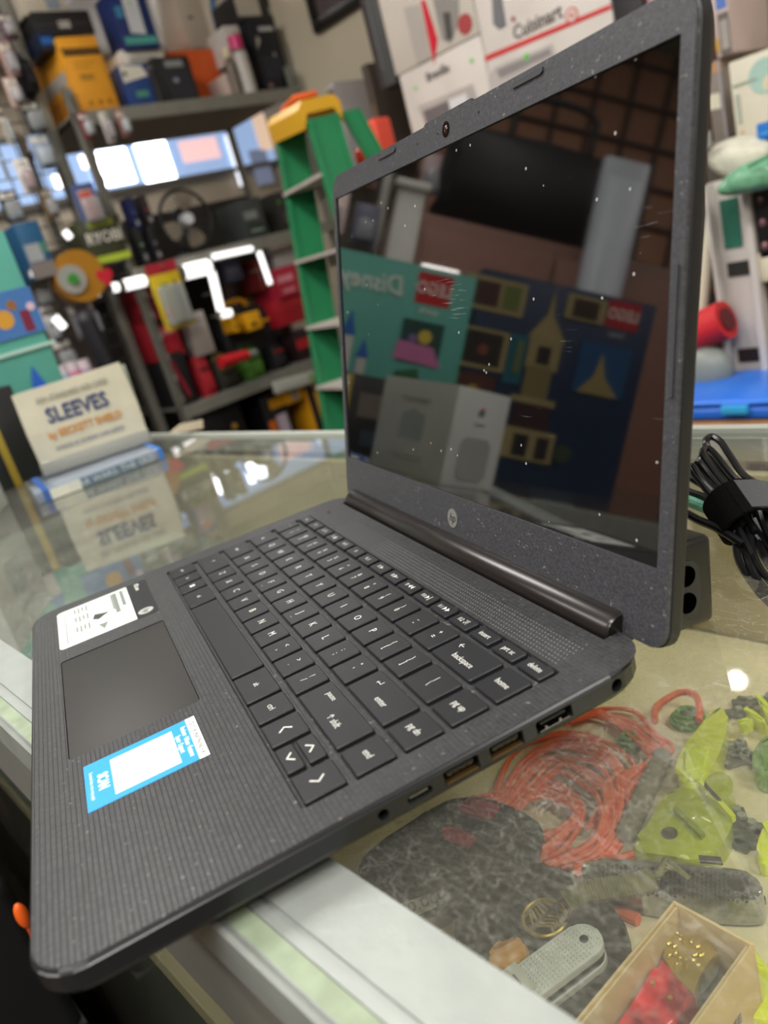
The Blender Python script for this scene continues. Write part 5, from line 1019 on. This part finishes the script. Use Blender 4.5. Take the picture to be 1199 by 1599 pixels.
# ------------------------------------------------------------------ step ladder
GR = M('ladder_green', '1a7448', .45, noise=.08, nscale=10); YL = M('ladder_yellow', 'd9a51c', .45)
def ext(a, b, z): k = (z-a.z)/(b.z-a.z); return a+(b-a)*k
T1, Q1 = at(452, 206, d=1.95), at(516, 590, d=1.99)
T2, Q2 = at(502, 182, d=1.74), at(572, 420, d=1.74)
l0 = ext(T1, Q1, ZF); l1 = ext(T2, Q2, ZF)
ldr = thing('step_ladder', 'green fibreglass step ladder with a yellow top cap in front of the shelving', 'ladder', tuple((l0+l1)/2)); LO = Vector(ldr.location)
wd = (T2-T1).normalized(); dpv = Vector((0, 0, 1)).cross(wd).normalized()
def rail(nm, a, b, hw, th, mat):
    m = MB(); r_ = []
    for p in (a, b): r_.append([p-LO+dpv*sx*hw+wd*sy*th for sx, sy in ((-1, -1), (1, -1), (1, 1), (-1, 1))])
    m.rings(r_); f_ = []
    for p in (a, b): f_.append([p-LO+dpv*sx*hw+wd*sy*th*1.6 for sx, sy in ((.75, -1), (1.05, -1), (1.05, 1), (.75, 1))])
    m.rings(f_); f_ = []
    for p in (a, b): f_.append([p-LO+dpv*sx*hw+wd*sy*th*1.6 for sx, sy in ((-1.05, -1), (-.75, -1), (-.75, 1), (-1.05, 1))])
    m.rings(f_); return m.build(nm, mat, ldr, smooth=False)
hw = .036
rail('front_rail', T1, l0, hw, .006, GR); rail('front_rail', T2, l1, hw, .006, GR)
bk_ = dpv if dpv.dot(Vector((1, .2, 0))) > 0 else -dpv
bo = bk_*.45
rail('rear_rail', T1+bk_*.07, l0+bo, .02, .006, GR); rail('rear_rail', T2+bk_*.07, l1+bo, .02, .006, GR)
for (x, y) in ((462, 300), (490, 402), (507, 505), (520, 600)):
    zz = ext(T1, Q1, 0); a = at(x, y, d=1.96); A_ = ext(T1, Q1, a.z); B_ = ext(T2, Q2, a.z); m = MB()
    m.rings([[p-LO+dpv*s*.045+Vector((0, 0, h)) for s, h in ((-1, -.004), (1, -.004), (1, .004), (-1, .004))] for p in (A_, B_)]); m.rings([[p-LO+dpv*.045+Vector((0, 0, h))+dpv*s for s, h in ((-.002, -.035), (.002, -.035), (.002, .0), (-.002, .0))] for p in (A_, B_)])
    m.build('step', C('b6aca6', .4), ldr, smooth=False)
tc_ = (T1+T2)/2+Vector((0, 0, .022)); hl = (T2-T1).length/2+.004
m = MB()
sec = [(a*.55, b*.8) for a, b in [(-.085, -.05), (-.095, .0), (-.07, .022), (.07, .022), (.095, 0), (.085, -.05), (.06, -.012), (-.06, -.012)]]
m.rings([[tc_-LO+wd*k*hl+dpv*a+Vector((0, 0, b)) for a, b in sec] for k in (-1, -.9, .9, 1)]); m.build('top_cap', YL, ldr, ang=30)
MB().box(-.03, .03, -.06, .06, 0, .012, .003).build('orange_label', C('d8642c', .5), ldr, loc=tuple(tc_-LO+Vector((0, 0, .022))), rot=(0, 0, math.atan2(wd.y, wd.x)-PI/2))
# ------------------------------------------------------------------ appliance boxes by the back wall
VW = 1.50
def BP(tl, br, v=VW, z0=None): a, b = at(*tl, v=v), at(*br, v=v); return a.x, b.x, (b.z if z0 is None else z0), a.z
def BC(name, label, cat, tl, br, dep, col, dec=(), v=VW, z0=None, z1=None, **k):
    x0, x1, a, b = BP(tl, br, v, z0); b = z1 if z1 is not None else b
    return carton(name, label, cat, ((x0+x1)/2, v+dep/2, a), 0, x1-x0-.003, dep, b-a-.002, col, front=dec, **k)
zs_ = at(640, 146, v=VW).z           # joint between the two box layers
bx0, bx1, bx2 = at(622, 118, v=VW).x, at(757, 90, v=VW).x, at(957, 20, v=VW).x
zb_ = -.02
ap = thing('appliance_table', 'low dark table under the appliance boxes at the back wall', 'table', ((bx0+bx2)/2, VW+.2, ZF)); hz_ = zb_-ZF-.001
MB().box(-.75, .52, -.24, .24, hz_-.03, hz_, .004).build('tabletop', C('3a322c', .5), ap)
for sx in (-.7, .48):
    for sy in (-.2, .2): MB().box(sx-.02, sx+.02, sy-.02, sy+.02, 0, hz_-.03).build('leg', C('3a322c', .5), ap)
WBX = 'cfc8c2'
def bc(name, label, x0, x1, z0, z1, dep, col, dec, **k): return carton(name, label, 'box', ((x0+x1)/2, VW+dep/2, z0), 0, x1-x0-.003, dep, z1-z0-.003, col, front=dec, **k)
def nf(px, py, x0, x1, z0, z1): p = at(px, py, v=VW); return ((p.x-x0)/(x1-x0), (p.z-z0)/(z1-z0))
zt1 = at(760, 92, v=VW).z+.01
zA = at(622, 118, v=VW).z
def px_dec(rng, kind, pts, c, *e):
    q = [nf(x, y, *rng) for x, y in pts]
    return ('p', q, c)+e
rB = (bx0, bx1, zb_, zA)
bc('oven_box', 'white appliance carton with Breville lettering behind the laptop lid', bx0, bx1, zb_, zA, .34, WBX, [
    ('t', 'Breville', *nf(683, 112, *rB), .05, '4a4444', .9), px_dec(rB, 'p', [(652, 165), (738, 128), (750, 165), (668, 205)], 'b4aca8', 'oven_picture'), px_dec(rB, 'p', [(660, 172), (700, 155), (708, 185), (668, 200)], '6f6a6c', 'oven_picture'), px_dec(rB, 'p', [(700, 155), (728, 143), (735, 175), (707, 186)], 'dcdcdf', 'oven_picture'),
    ('c', *nf(648, 136, *rB), .018, '8ad07a', 'green_dot'), ('c', *nf(737, 92, *rB), .018, '7ac860', 'green_dot')])
rA = (bx0-.01, bx1, zA, zA+.36)
bc('kettle_box', 'white appliance carton with a red wedge and steel jug picture above the oven box', rA[0], rA[1], zA+.001, zA+.36, .3, 'cac3ba', [
    px_dec(rA, 'p', [(657, 0), (664, 0), (684, 62), (678, 102), (668, 55)], 'c8283a', 'red_wedge'), px_dec(rA, 'p', [(672, -20), (716, -20), (718, 35), (704, 68), (690, 62)], '8f8c88', 'steel_jug_picture'), px_dec(rA, 'p', [(692, 20), (704, 18), (708, 60), (698, 64)], '4f4c4a', 'steel_jug_picture'),
    ('c', *nf(727, 38, *rA), .075, 'a8484a', 'red_badge'), px_dec(rA, 'p', [(630, 12), (655, 6), (672, 92), (652, 100)], 'b0aaa4')])
rC = (bx1, bx2, zb_, zs_+.28)
bc('cooker_box', 'white appliance carton with a red stripe and Cuisinart lettering above the laptop lid', bx1, bx2, zb_, zs_+.28, .34, 'd6cfca', [
    px_dec(rC, 'p', [(757, 95), (757, 86), (955, 4), (955, 12)], 'd0383a', 'red_stripe'), ('t', 'Cuisinart', *nf(838, 34, *rC), .048, '5a5452', .9), ('c', *nf(893, 22, *rC), .045, 'c84a44', 'red_badge'), ('c', *nf(893, 22, *rC), .034, 'ddd4d0', 'white_badge'), ('c', *nf(893, 22, *rC), .014, 'c84a44', 'red_dot'),
    px_dec(rC, 'p', [(762, 118), (772, 104), (862, 66), (870, 92), (790, 160), (765, 145)], 'bab4b2', 'cooker_picture'), px_dec(rC, 'p', [(775, 108), (858, 74), (862, 84), (780, 122)], '8f8a8a', 'cooker_picture'), ('c', *nf(822, 87, *rC), .02, '58c850', 'green_dot'),
    px_dec(rC, 'p', [(768, -10), (782, -10), (790, 38), (778, 44), (770, 36)], '75757a', 'jug_picture'), ('c', *nf(801, 28, *rC), .014, '9a3a3a')])
x3 = at(1004, 0, v=VW).x
bc('black_box', 'matte black carton right of the Cuisinart carton', bx2, x3, zb_, zs_+.28, .3, '2a282b', [('r', .2, .86, .8, .9, '8a8488', 'faint_lettering')])
x4 = at(1040, 0, v=VW).x
bc('maroon_box', 'narrow dark maroon carton beside the black carton', x3, x4, zb_, zs_+.20, .3, '5a2c34', [('r', .2, .6, .8, .8, 'b09a9c')])
xg0 = at(575, 60, v=VW).x
bc('charcoal_box', 'tall charcoal carton left of the kettle box', xg0, bx0-.012, at(640, 118, v=VW).z, at(640, 118, v=VW).z+.4, .3, '4b4d4e', [('r', 0, 0, .25, 1, '3a3436'), ('r', .35, .1, .5, .7, '5c5c5e')])
# blender cartons between ladder and oven box
rg = (at(505, 130, v=1.55).x, at(556, 115, v=1.55).x)
def bc2(name, label, tl, br, dep, col, dec, v, cat='box', z0=None): return BC(name, label, cat, tl, br, dep, col, dec, v=v, z0=z0)
bc2('blender_box', 'grey carton with a blender picture right of the ladder top', (508, 134), (572, 330), .2, 'a9a3a3', [('p', [(.35, .55), (.75, .55), (.7, .85), (.4, .85)], '6c6e78', 'blender_picture'), ('c', .55, .38, .24, 'd6d0d0', 'highlight_picture'), ('r', .05, .93, .95, .98, '5f5a5c')], 1.62, z0=zb_)
bc2('coffee_box', 'brown and black carton behind the orange-red plastic case', (562, 104), (622, 300), .2, '4a4038', [('r', .2, .6, .8, .85, '6e5c44'), ('p', [(.2, .5), (.8, .52), (.75, .58), (.3, .57)], 'b0aaa8'), ('r', .3, .3, .8, .38, 'a89c58')], 1.60, z0=zb_)
p0_ = at(560, 260, v=1.38); t = thing('red_case', 'orange-red plastic case standing behind the laptop lid corner', 'case', (at(585, 225, v=1.40).x, 1.40, zb_)); hh_ = at(588, 186, v=1.40).z-zb_
MB().box(-.055, .03, -.03, .03, 0, hh_*.9, .010, 3).build('case_body', C('d8402c', .4), t); MB().box(.006, .05, -.034, .028, 0, hh_, .010, 3).build('case_lid', C('e04a34', .4), t); MB().tube([(-.04, -.035, hh_*.5), (-.04, -.05, hh_*.55), (-.04, -.05, hh_*.75), (-.04, -.035, hh_*.8)], .005, 6).build('handle', C('b83424', .4), t)
# picture frame on the back wall
a_, b_ = at(497, 55, v=VB), at(640, -60, v=VB); z1f = at(570, 4, v=VB).z
t = thing('picture_frame', 'black framed picture high on the back wall above the ladder', 'picture', (0, VB-.012, at(500, 52, v=VB).z)); x0f = at(497, 50, v=VB).x; ww, hf = .55, .42
t.location.x = x0f+ww/2; fr_ = C('16130f', .4)
for nm, bb in (('frame_rail', (-ww/2, ww/2, 0, .035)), ('frame_rail', (-ww/2, ww/2, hf-.035, hf)), ('frame_rail', (-ww/2, -ww/2+.035, .035, hf-.035)), ('frame_rail', (ww/2-.035, ww/2, .035, hf-.035))): MB().box(bb[0], bb[1], -.012, .01, bb[2], bb[3], .003).build(nm, fr_, t)
MB().box(-ww/2+.035, ww/2-.035, 0, .004, .035, hf-.035).build('photo_print', C('544c4c', .4), t, smooth=False); decals(t, [('c', .22, .3, .06, '9a8e84'), ('c', .4, .38, .05, '35303a'), ('r', .5, .2, .8, .5, '2c2c44')], ww, hf, 0)
# ------------------------------------------------------------------ right-hand background
V3 = 1.25
def px3(x, y, v=V3): return at(x, y, v=v)
def R3(name, label, cat, tl, br, dep, col, dec=(), v=V3, z0=None, **k):
    x0, x1, a, b = BP(tl, br, v, z0); return carton(name, label, cat, ((x0+x1)/2, v+dep/2, a), 0, x1-x0, dep, b-a, col, front=dec, **k)
tb = thing('side_table', 'low table behind the counter at the right', 'table', (px3(1150, 650).x, V3+.05, ZF)); th_ = px3(1150, 668, 1.10).z-ZF
MB().box(-.35, .35, -.28, .14, th_-.03, th_, .004).build('tabletop', C('a08c70', .6), tb)
for sx in (-.32, .32):
    for sy in (-.24, .10): MB().box(sx-.02, sx+.02, sy-.02, sy+.02, 0, th_-.03).build('leg', C('8a7a60', .6), tb)
ztb = ZF+th_
q0_, q1_ = at(1078, 648, v=1.02), at(1199, 640, v=1.02)
t = thing('blue_tray', 'bright blue flat plastic case lying right of the laptop lid', 'case', (at(1140, 630, v=1.08).x, 1.10, at(1120, 648, v=1.02).z-.008)); 
MB().box(-.14, .10, -.085, .085, 0, .020, .006, 3).build('case_base', C('2a66c8', .35), t); MB().box(-.14, .10, -.085, .085, .0205, .032, .006, 3).build('case_lid', C('2f74dc', .3), t); MB().box(.02, .06, -.095, -.085, .012, .026, .002).build('latch', C('3aa0d8', .3), t)
MB().box(-.12, .14, -.08, .1, ztb-t.location.z-.0, -.001, .004).build('riser_block', C('c8946a', .6), t) if t.location.z-ztb > .01 else None
# white slotted channel and diagonal pole
a_, b_ = at(1135, 300, v=1.2), at(1166, 600, v=1.2)
t = thing('metal_channel', 'white slotted metal channel standing upright at the right', 'channel', (a_.x+.01, 1.2, ztb)); hc = a_.z+.02-ztb
lean = math.atan2((b_.x-a_.x), (a_.z-b_.z))
m = MB().box(-.035, .035, -.002, .002, 0, hc).box(-.035, -.030, -.028, 0, 0, hc, .001).box(.024, .035, -.028, 0, 0, hc, .001); m.build('channel_body', C('c8c2bc', .35), t, smooth=False)
for zz, c in ((.72, '2a6a58'), (.60, '2b2b28'), (.22, '2b1e1c')): MB().box(-.022, .006 if zz > .7 else .012, -.0045, -.002, hc*zz, hc*(zz+(.20 if zz == .72 else .06))).build('slot_cover', C(c, .5), t, smooth=False)
a_, b_ = at(1114, 300, v=1.22), at(1090, 545, v=1.22); t = thing('white_pole', 'thin cream pole leaning between the laptop lid and the metal channel', 'pole', tuple(b_)); dd3 = a_-b_; MB().tube([tuple(dd3*-.35), tuple(dd3)], .009, 10).build('pole_tube', C('ddd8c4', .4), t); MB().cyl(tuple(dd3), tuple(dd3*1.03), .010).build('pole_cap', C('8a8a84', .4), t)
R3('speaker_tower', 'black panel with three pink round knobs at the right edge', 'speaker', (1174, 292), (1215, 400), .12, '18161a', [('c', .35, .80, .22, '5a4448'), ('c', .35, .5, .22, '7a545a'), ('c', .35, .18, .22, '6a4a50'), ('c', .38, .82, .09, 'c89aa0'), ('c', .38, .52, .09, 'c89aa0'), ('c', .38, .2, .09, 'c89aa0')], v=1.18)  # knob discs and their paler centres are flat pinkish colour
R3('cream_board', 'cream board under the black knob panel at the right edge', 'board', (1176, 398), (1225, 436), .10, 'd6cfb8', [('r', 0, .05, 1, .1, 'b8b09a')], v=1.18)
R3('dark_crate', 'dark crate under the cream board at the right edge', 'crate', (1180, 438), (1235, 640), .10, '222024', [('r', .1, .2, .9, .25, '38363a'), ('r', .1, .6, .9, .65, '38363a')], v=1.20, z0=ztb)
R3('dark_shelf_box', 'dark open box behind the diagonal pole', 'box', (1078, 330), (1140, 640), .12, '221d20', [('r', 0, .55, 1, .6, '4a2a28')], v=1.32, z0=ztb)
a_ = at(1108, 515, v=1.16); t = thing('red_roll', 'red cloth roll lying behind the laptop lid edge', 'roll', tuple(a_)); MB().cyl((-.06, 0, -.012), (.03, 0, .014), .032, n=20).build('roll_body', C('c2242c', .6), t); MB().cyl((.03, 0, .014), (.033, 0, .015), .02, n=16).build('roll_core', C('5a1418', .6), t)
a_ = at(1100, 580, v=1.15); t = thing('grey_bag', 'grey plastic bag below the red roll', 'bag', (a_.x, 1.15, a_.z-.03)); MB().sph((0, 0, .03), .05, 18, (1, .6, .9)).build('bag_body', C('7e8580', .4), t); MB().tube([(-.01, 0, .07), (0, 0, .085), (.012, 0, .07)], .004, 6).build('bag_knot', C('7e8580', .4), t)
# shelf and cartons upper right
R3('shelf_carton', 'brown-grey carton with a white label on the shelf right of the lid', 'box', (1100, 102), (1138, 215), .25, '857c74', [('r', 0, .86, 1, 1, 'b08a62', 'wood_edge'), ('p', [(0, .42), (.75, .40), (.75, .6), (0, .62)], 'd8d4c0', 'white_label'), ('r', .8, 0, .95, 1, '9a96a0', 'grey_post')], v=1.36)
R3('stick_box', 'slim carton with blue and grey print standing at the top right', 'box', (1108, -8), (1145, 82), .15, 'c2b0ac', [('r', .3, .72, .9, .98, '5a7ac0', 'blue_print'), ('r', .3, .02, .95, .66, '6a6460', 'grey_print'), ('r', .4, .1, .85, .55, 'a39c98', 'pale_print'), ('r', .02, .1, .2, .3, 'c8a040')], v=1.36)
R3('thermostat_box', 'white carton with a teal ring and yellow centre at the upper right edge', 'box', (1137, 100), (1225, 204), .14, 'd9d4c2', [('c', .72, .72, .34, 'a9c8be', 'teal_ring'), ('c', .80, .62, .15, 'd9cfb4', 'inner_disc'), ('c', .86, .58, .08, 'd8b45a', 'yellow_centre'), ('r', .05, .70, .55, .73, '9aaa98'), ('r', .08, .25, .16, .6, 'a9b0a4', 'side_lettering'), ('c', .15, .12, .03, 'c89a3a')], v=1.28)
def bag3(name, label, pts, col, v, seed=1, cat='bag', dep=.09):
    random.seed(seed); P = [at(x, y, v=v) for x, y in pts]; c = sum(P, Vector())/len(P); t = thing(name, label, cat, (c.x, v, c.z)); n = len(P); rs = []
    for k, s in enumerate((.55, .92, 1, .92, .55)): rs.append([((p.x-c.x)*s*(1+random.uniform(-.05, .05)), (k-2)*dep/4*1.0, (p.z-c.z)*s*(1+random.uniform(-.05, .05))) for p in P])
    m = MB().rings(rs); o = m.build('bag_skin', col, t); md = o.modifiers.new('s', 'SUBSURF'); md.levels = 2; md.render_levels = 2; return t, c
t, c3 = bag3('printed_bag', 'white plastic bag with grey print above the green bag', [(1102, 245), (1118, 222), (1150, 210), (1215, 205), (1230, 250), (1190, 280), (1145, 285), (1120, 270)], M('bag_white', 'cfcdbd', .3, noise=.12, nscale=60, bump=.5, bscale=50), 1.24, 2); decals(t, [('r', .15, .35, .4, .65, '8f8f88', 'grey_print')], .2, .08, -.05)
t, c3 = bag3('green_bag', 'crumpled pale green plastic bag at the right edge', [(1118, 300), (1135, 275), (1165, 250), (1230, 235), (1240, 290), (1180, 300), (1140, 308)], M('bag_green', '6fa886', .25, noise=.2, nscale=50, bump=.6, bscale=60), 1.15, 3); MB().tube([(.02, -.05, .02), (.06, -.052, .03), (.1, -.05, .028)], .003, 6).build('bag_fold', M('bag_green'), t)
R3('wood_edge_box', 'dark open carton with a wooden edge under the printed bag', 'box', (1098, 236), (1142, 320), .12, '56524a', [('p', [(.05, .98), (.15, .98), (1, .45), (.95, .38)], 'a88660', 'wooden_edge')], v=1.30)
R3('blue_tag', 'small bright blue tag under the white thermostat carton', 'tag', (1180, 196), (1225, 210), .03, '1f72c8', [('r', .1, .3, .9, .5, '4a94e0')], v=1.22)
R3('stand_post', 'pale upright post carrying the bags at the right', 'post', (1152, 212), (1166, 640), .03, 'b4aea8', [('r', .2, .02, .8, .98, 'a09a94')], v=1.40, z0=ztb)
# small round wall lamp whose glint shows on the glass
g0 = at(1150, 1062, z=0); gr = g0-CAM; gr.z *= -1; k = (VB-.03-g0.y)/gr.y; gp = g0+gr*k
t = thing('wall_lamp', 'small round white wall lamp high on the back wall', 'light', (gp.x, VB-.001, min(gp.z, ZC-.06))); MB().cyl((0, 0, 0), (0, -.02, 0), .045, n=24).build('lamp_base', C('c8c8c8', .4), t); MB().sph((0, -.03, 0), .030, 16).build('bulb', M('bulb_glow', 'fff8f0', .3, emit=20), t)
# ------------------------------------------------------------------ black bag and orange tag at the near left, below the counter
p = at(54, 1450, d=.62); t = thing('black_display_box', 'black box standing in front of the counter at the lower left', 'box', (p.x-.035, p.y-.02, ZF)); hb = at(28, 1345, d=.62).z-ZF
MB().box(-.30, .035, -.30, .02, 0, hb, .012, 3).build('box_body', C('121214', .45), t); MB().box(-.301, .036, -.301, .021, hb-.16, hb-.157).build('lid_seam', C('2a2a2c', .4), t)
p = at(35, 1430, d=.545); t = thing('orange_tag', 'small orange pull tag beside the front left corner of the laptop', 'tag', tuple(p)); MB().sph((0, 0, 0), .0065, 16, (.7, .7, 1.7)).build('tag_body', C('f0641e', .4), t); MB().tube([(0, 0, -.01), (.001, 0, -.022), (0, 0, -.034)], .002, 6).build('cord', C('c8501c', .5), t)
# ------------------------------------------------------------------ left-front corner of the shop, mirrored in the screen
t = thing('brown_cabinet', 'reddish brown cabinet with an open top behind the toy boxes', 'cabinet', (-1.75, -.30, ZF))
MB().box(-.25, .25, -.50, .42, 0, 1.62, .004).build('cabinet_body', C('7a5446', .5), t); MB().box(.2501, .262, -.49, -.04, .1, 1.58, .003).build('door', C('825a4a', .5), t); MB().box(.2501, .262, -.03, .41, .1, 1.58, .003).build('door', C('825a4a', .5), t)
m = MB(); 
t = thing('duffel_bag', 'large black duffel bag lying on the brown cabinet', 'bag', (-1.72, -.30, .622)); m.rings([[(math.cos(a)*.15*s, y, .16+math.sin(a)*.16*s) for a in [i*PI/8 for i in range(16)]] for y, s in ((-.28, .5), (-.25, .9), (0, 1.05), (.25, .9), (.28, .5))]); 
for v in m.b.verts: v.co += mn.noise_vector(v.co*9)*.045; v.co.z = max(v.co.z, .004)
m.build('bag_body', C('0c0c0e', .7), t, ang=80); MB().tube(spline([(.05, -.12, .30), (.06, -.1, .40), (.06, .1, .40), (.05, .12, .30)], 4), .01, 8).build('handle', C('141416', .6), t)
t = thing('white_post', 'white square post at the corner of the side counter', 'post', (-1.42, .09, ZF)); MB().box(-.03, .03, -.035, .035, 0, 1.64, .003).build('post_body', C('c9c9c2', .5), t); MB().box(-.04, .04, -.045, .045, 1.64, 1.66, .003).build('post_cap', C('c9c9c2', .5), t)
t = thing('leaning_door', 'pale grey door panel standing beside the brown cabinet', 'door', (-1.46, -.46, ZF)); MB().box(-.02, .02, -.06, .06, 0, 1.85, .004).build('panel_body', C('b9bec6', .3), t); MB().box(.02, .024, -.045, .045, .1, 1.8, .002).build('inset', C('c6ccd4', .3), t)
m = MB(); t = thing('slat_lattice', 'tan wooden lattice screen standing behind the brown cabinet', 'lattice', (-2.40, -.55, ZF))
MB().box(-.01, 0, -.62, .55, 0, 2.6).build('backing_board', C('a5785c', .7), t, smooth=False)
for k in range(9): MB().box(0, .015, -.62+k*.14, -.605+k*.14, 0, 2.6).build('upright_slat', C('4a342a', .6), t, smooth=False)
for k in range(8): MB().box(.015, .022, -.62, .55, 1.55+k*.14, 1.562+k*.14).build('cross_slat', C('4a342a', .6), t, smooth=False)
for i, (y, z, c) in enumerate(((.24, .98, 'b08478'), (.14, .98, '6a4a4a'), (.30, .80, 'c8a094'), (.20, .78, '8a5c54'), (.28, .62, 'd8c0b8'), (.17, .60, '5a5c70'), (-.02, .80, 'a89090'), (-.12, 1.1, '1c1a1e'))):
    t = thing('wall_pack', '%s on the left wall, seen in the laptop screen' % ('salmon pack', 'dark maroon pack', 'pale pink pack', 'brown-red pack', 'near-white pack', 'slate blue pack', 'mauve-grey pack', 'black pack')[i], 'pack', (-2.0, y, z), PI/2, 'packs on the wall behind the toy boxes')
    MB().box(-.042, .042, -.002, .002, 0, .13, .001).build('backing_card', C(c, .4), t); MB().box(-.03, .03, -.025, -.002, .015, .08, .008).build('clear_blister', CP, t); MB().tube([(0, 0, .12), (0, .30, .12)], .003, 6).build('hook', SHM, t)
t = thing('glint_streak', 'added glowing streak on a stand behind the toy boxes', 'light', (-1.15, .015, .415)); MB().cyl((0, -.042, 0), (0, .042, 0), .009, n=12).build('tube', M('streak_glow', 'fff6f0', .3, emit=5), t); MB().box(-.005, .005, -.02, .02, -.40, -.009).build('support', C('888888', .5), t)  # glowing bar added for the bright streak above the toy boxes
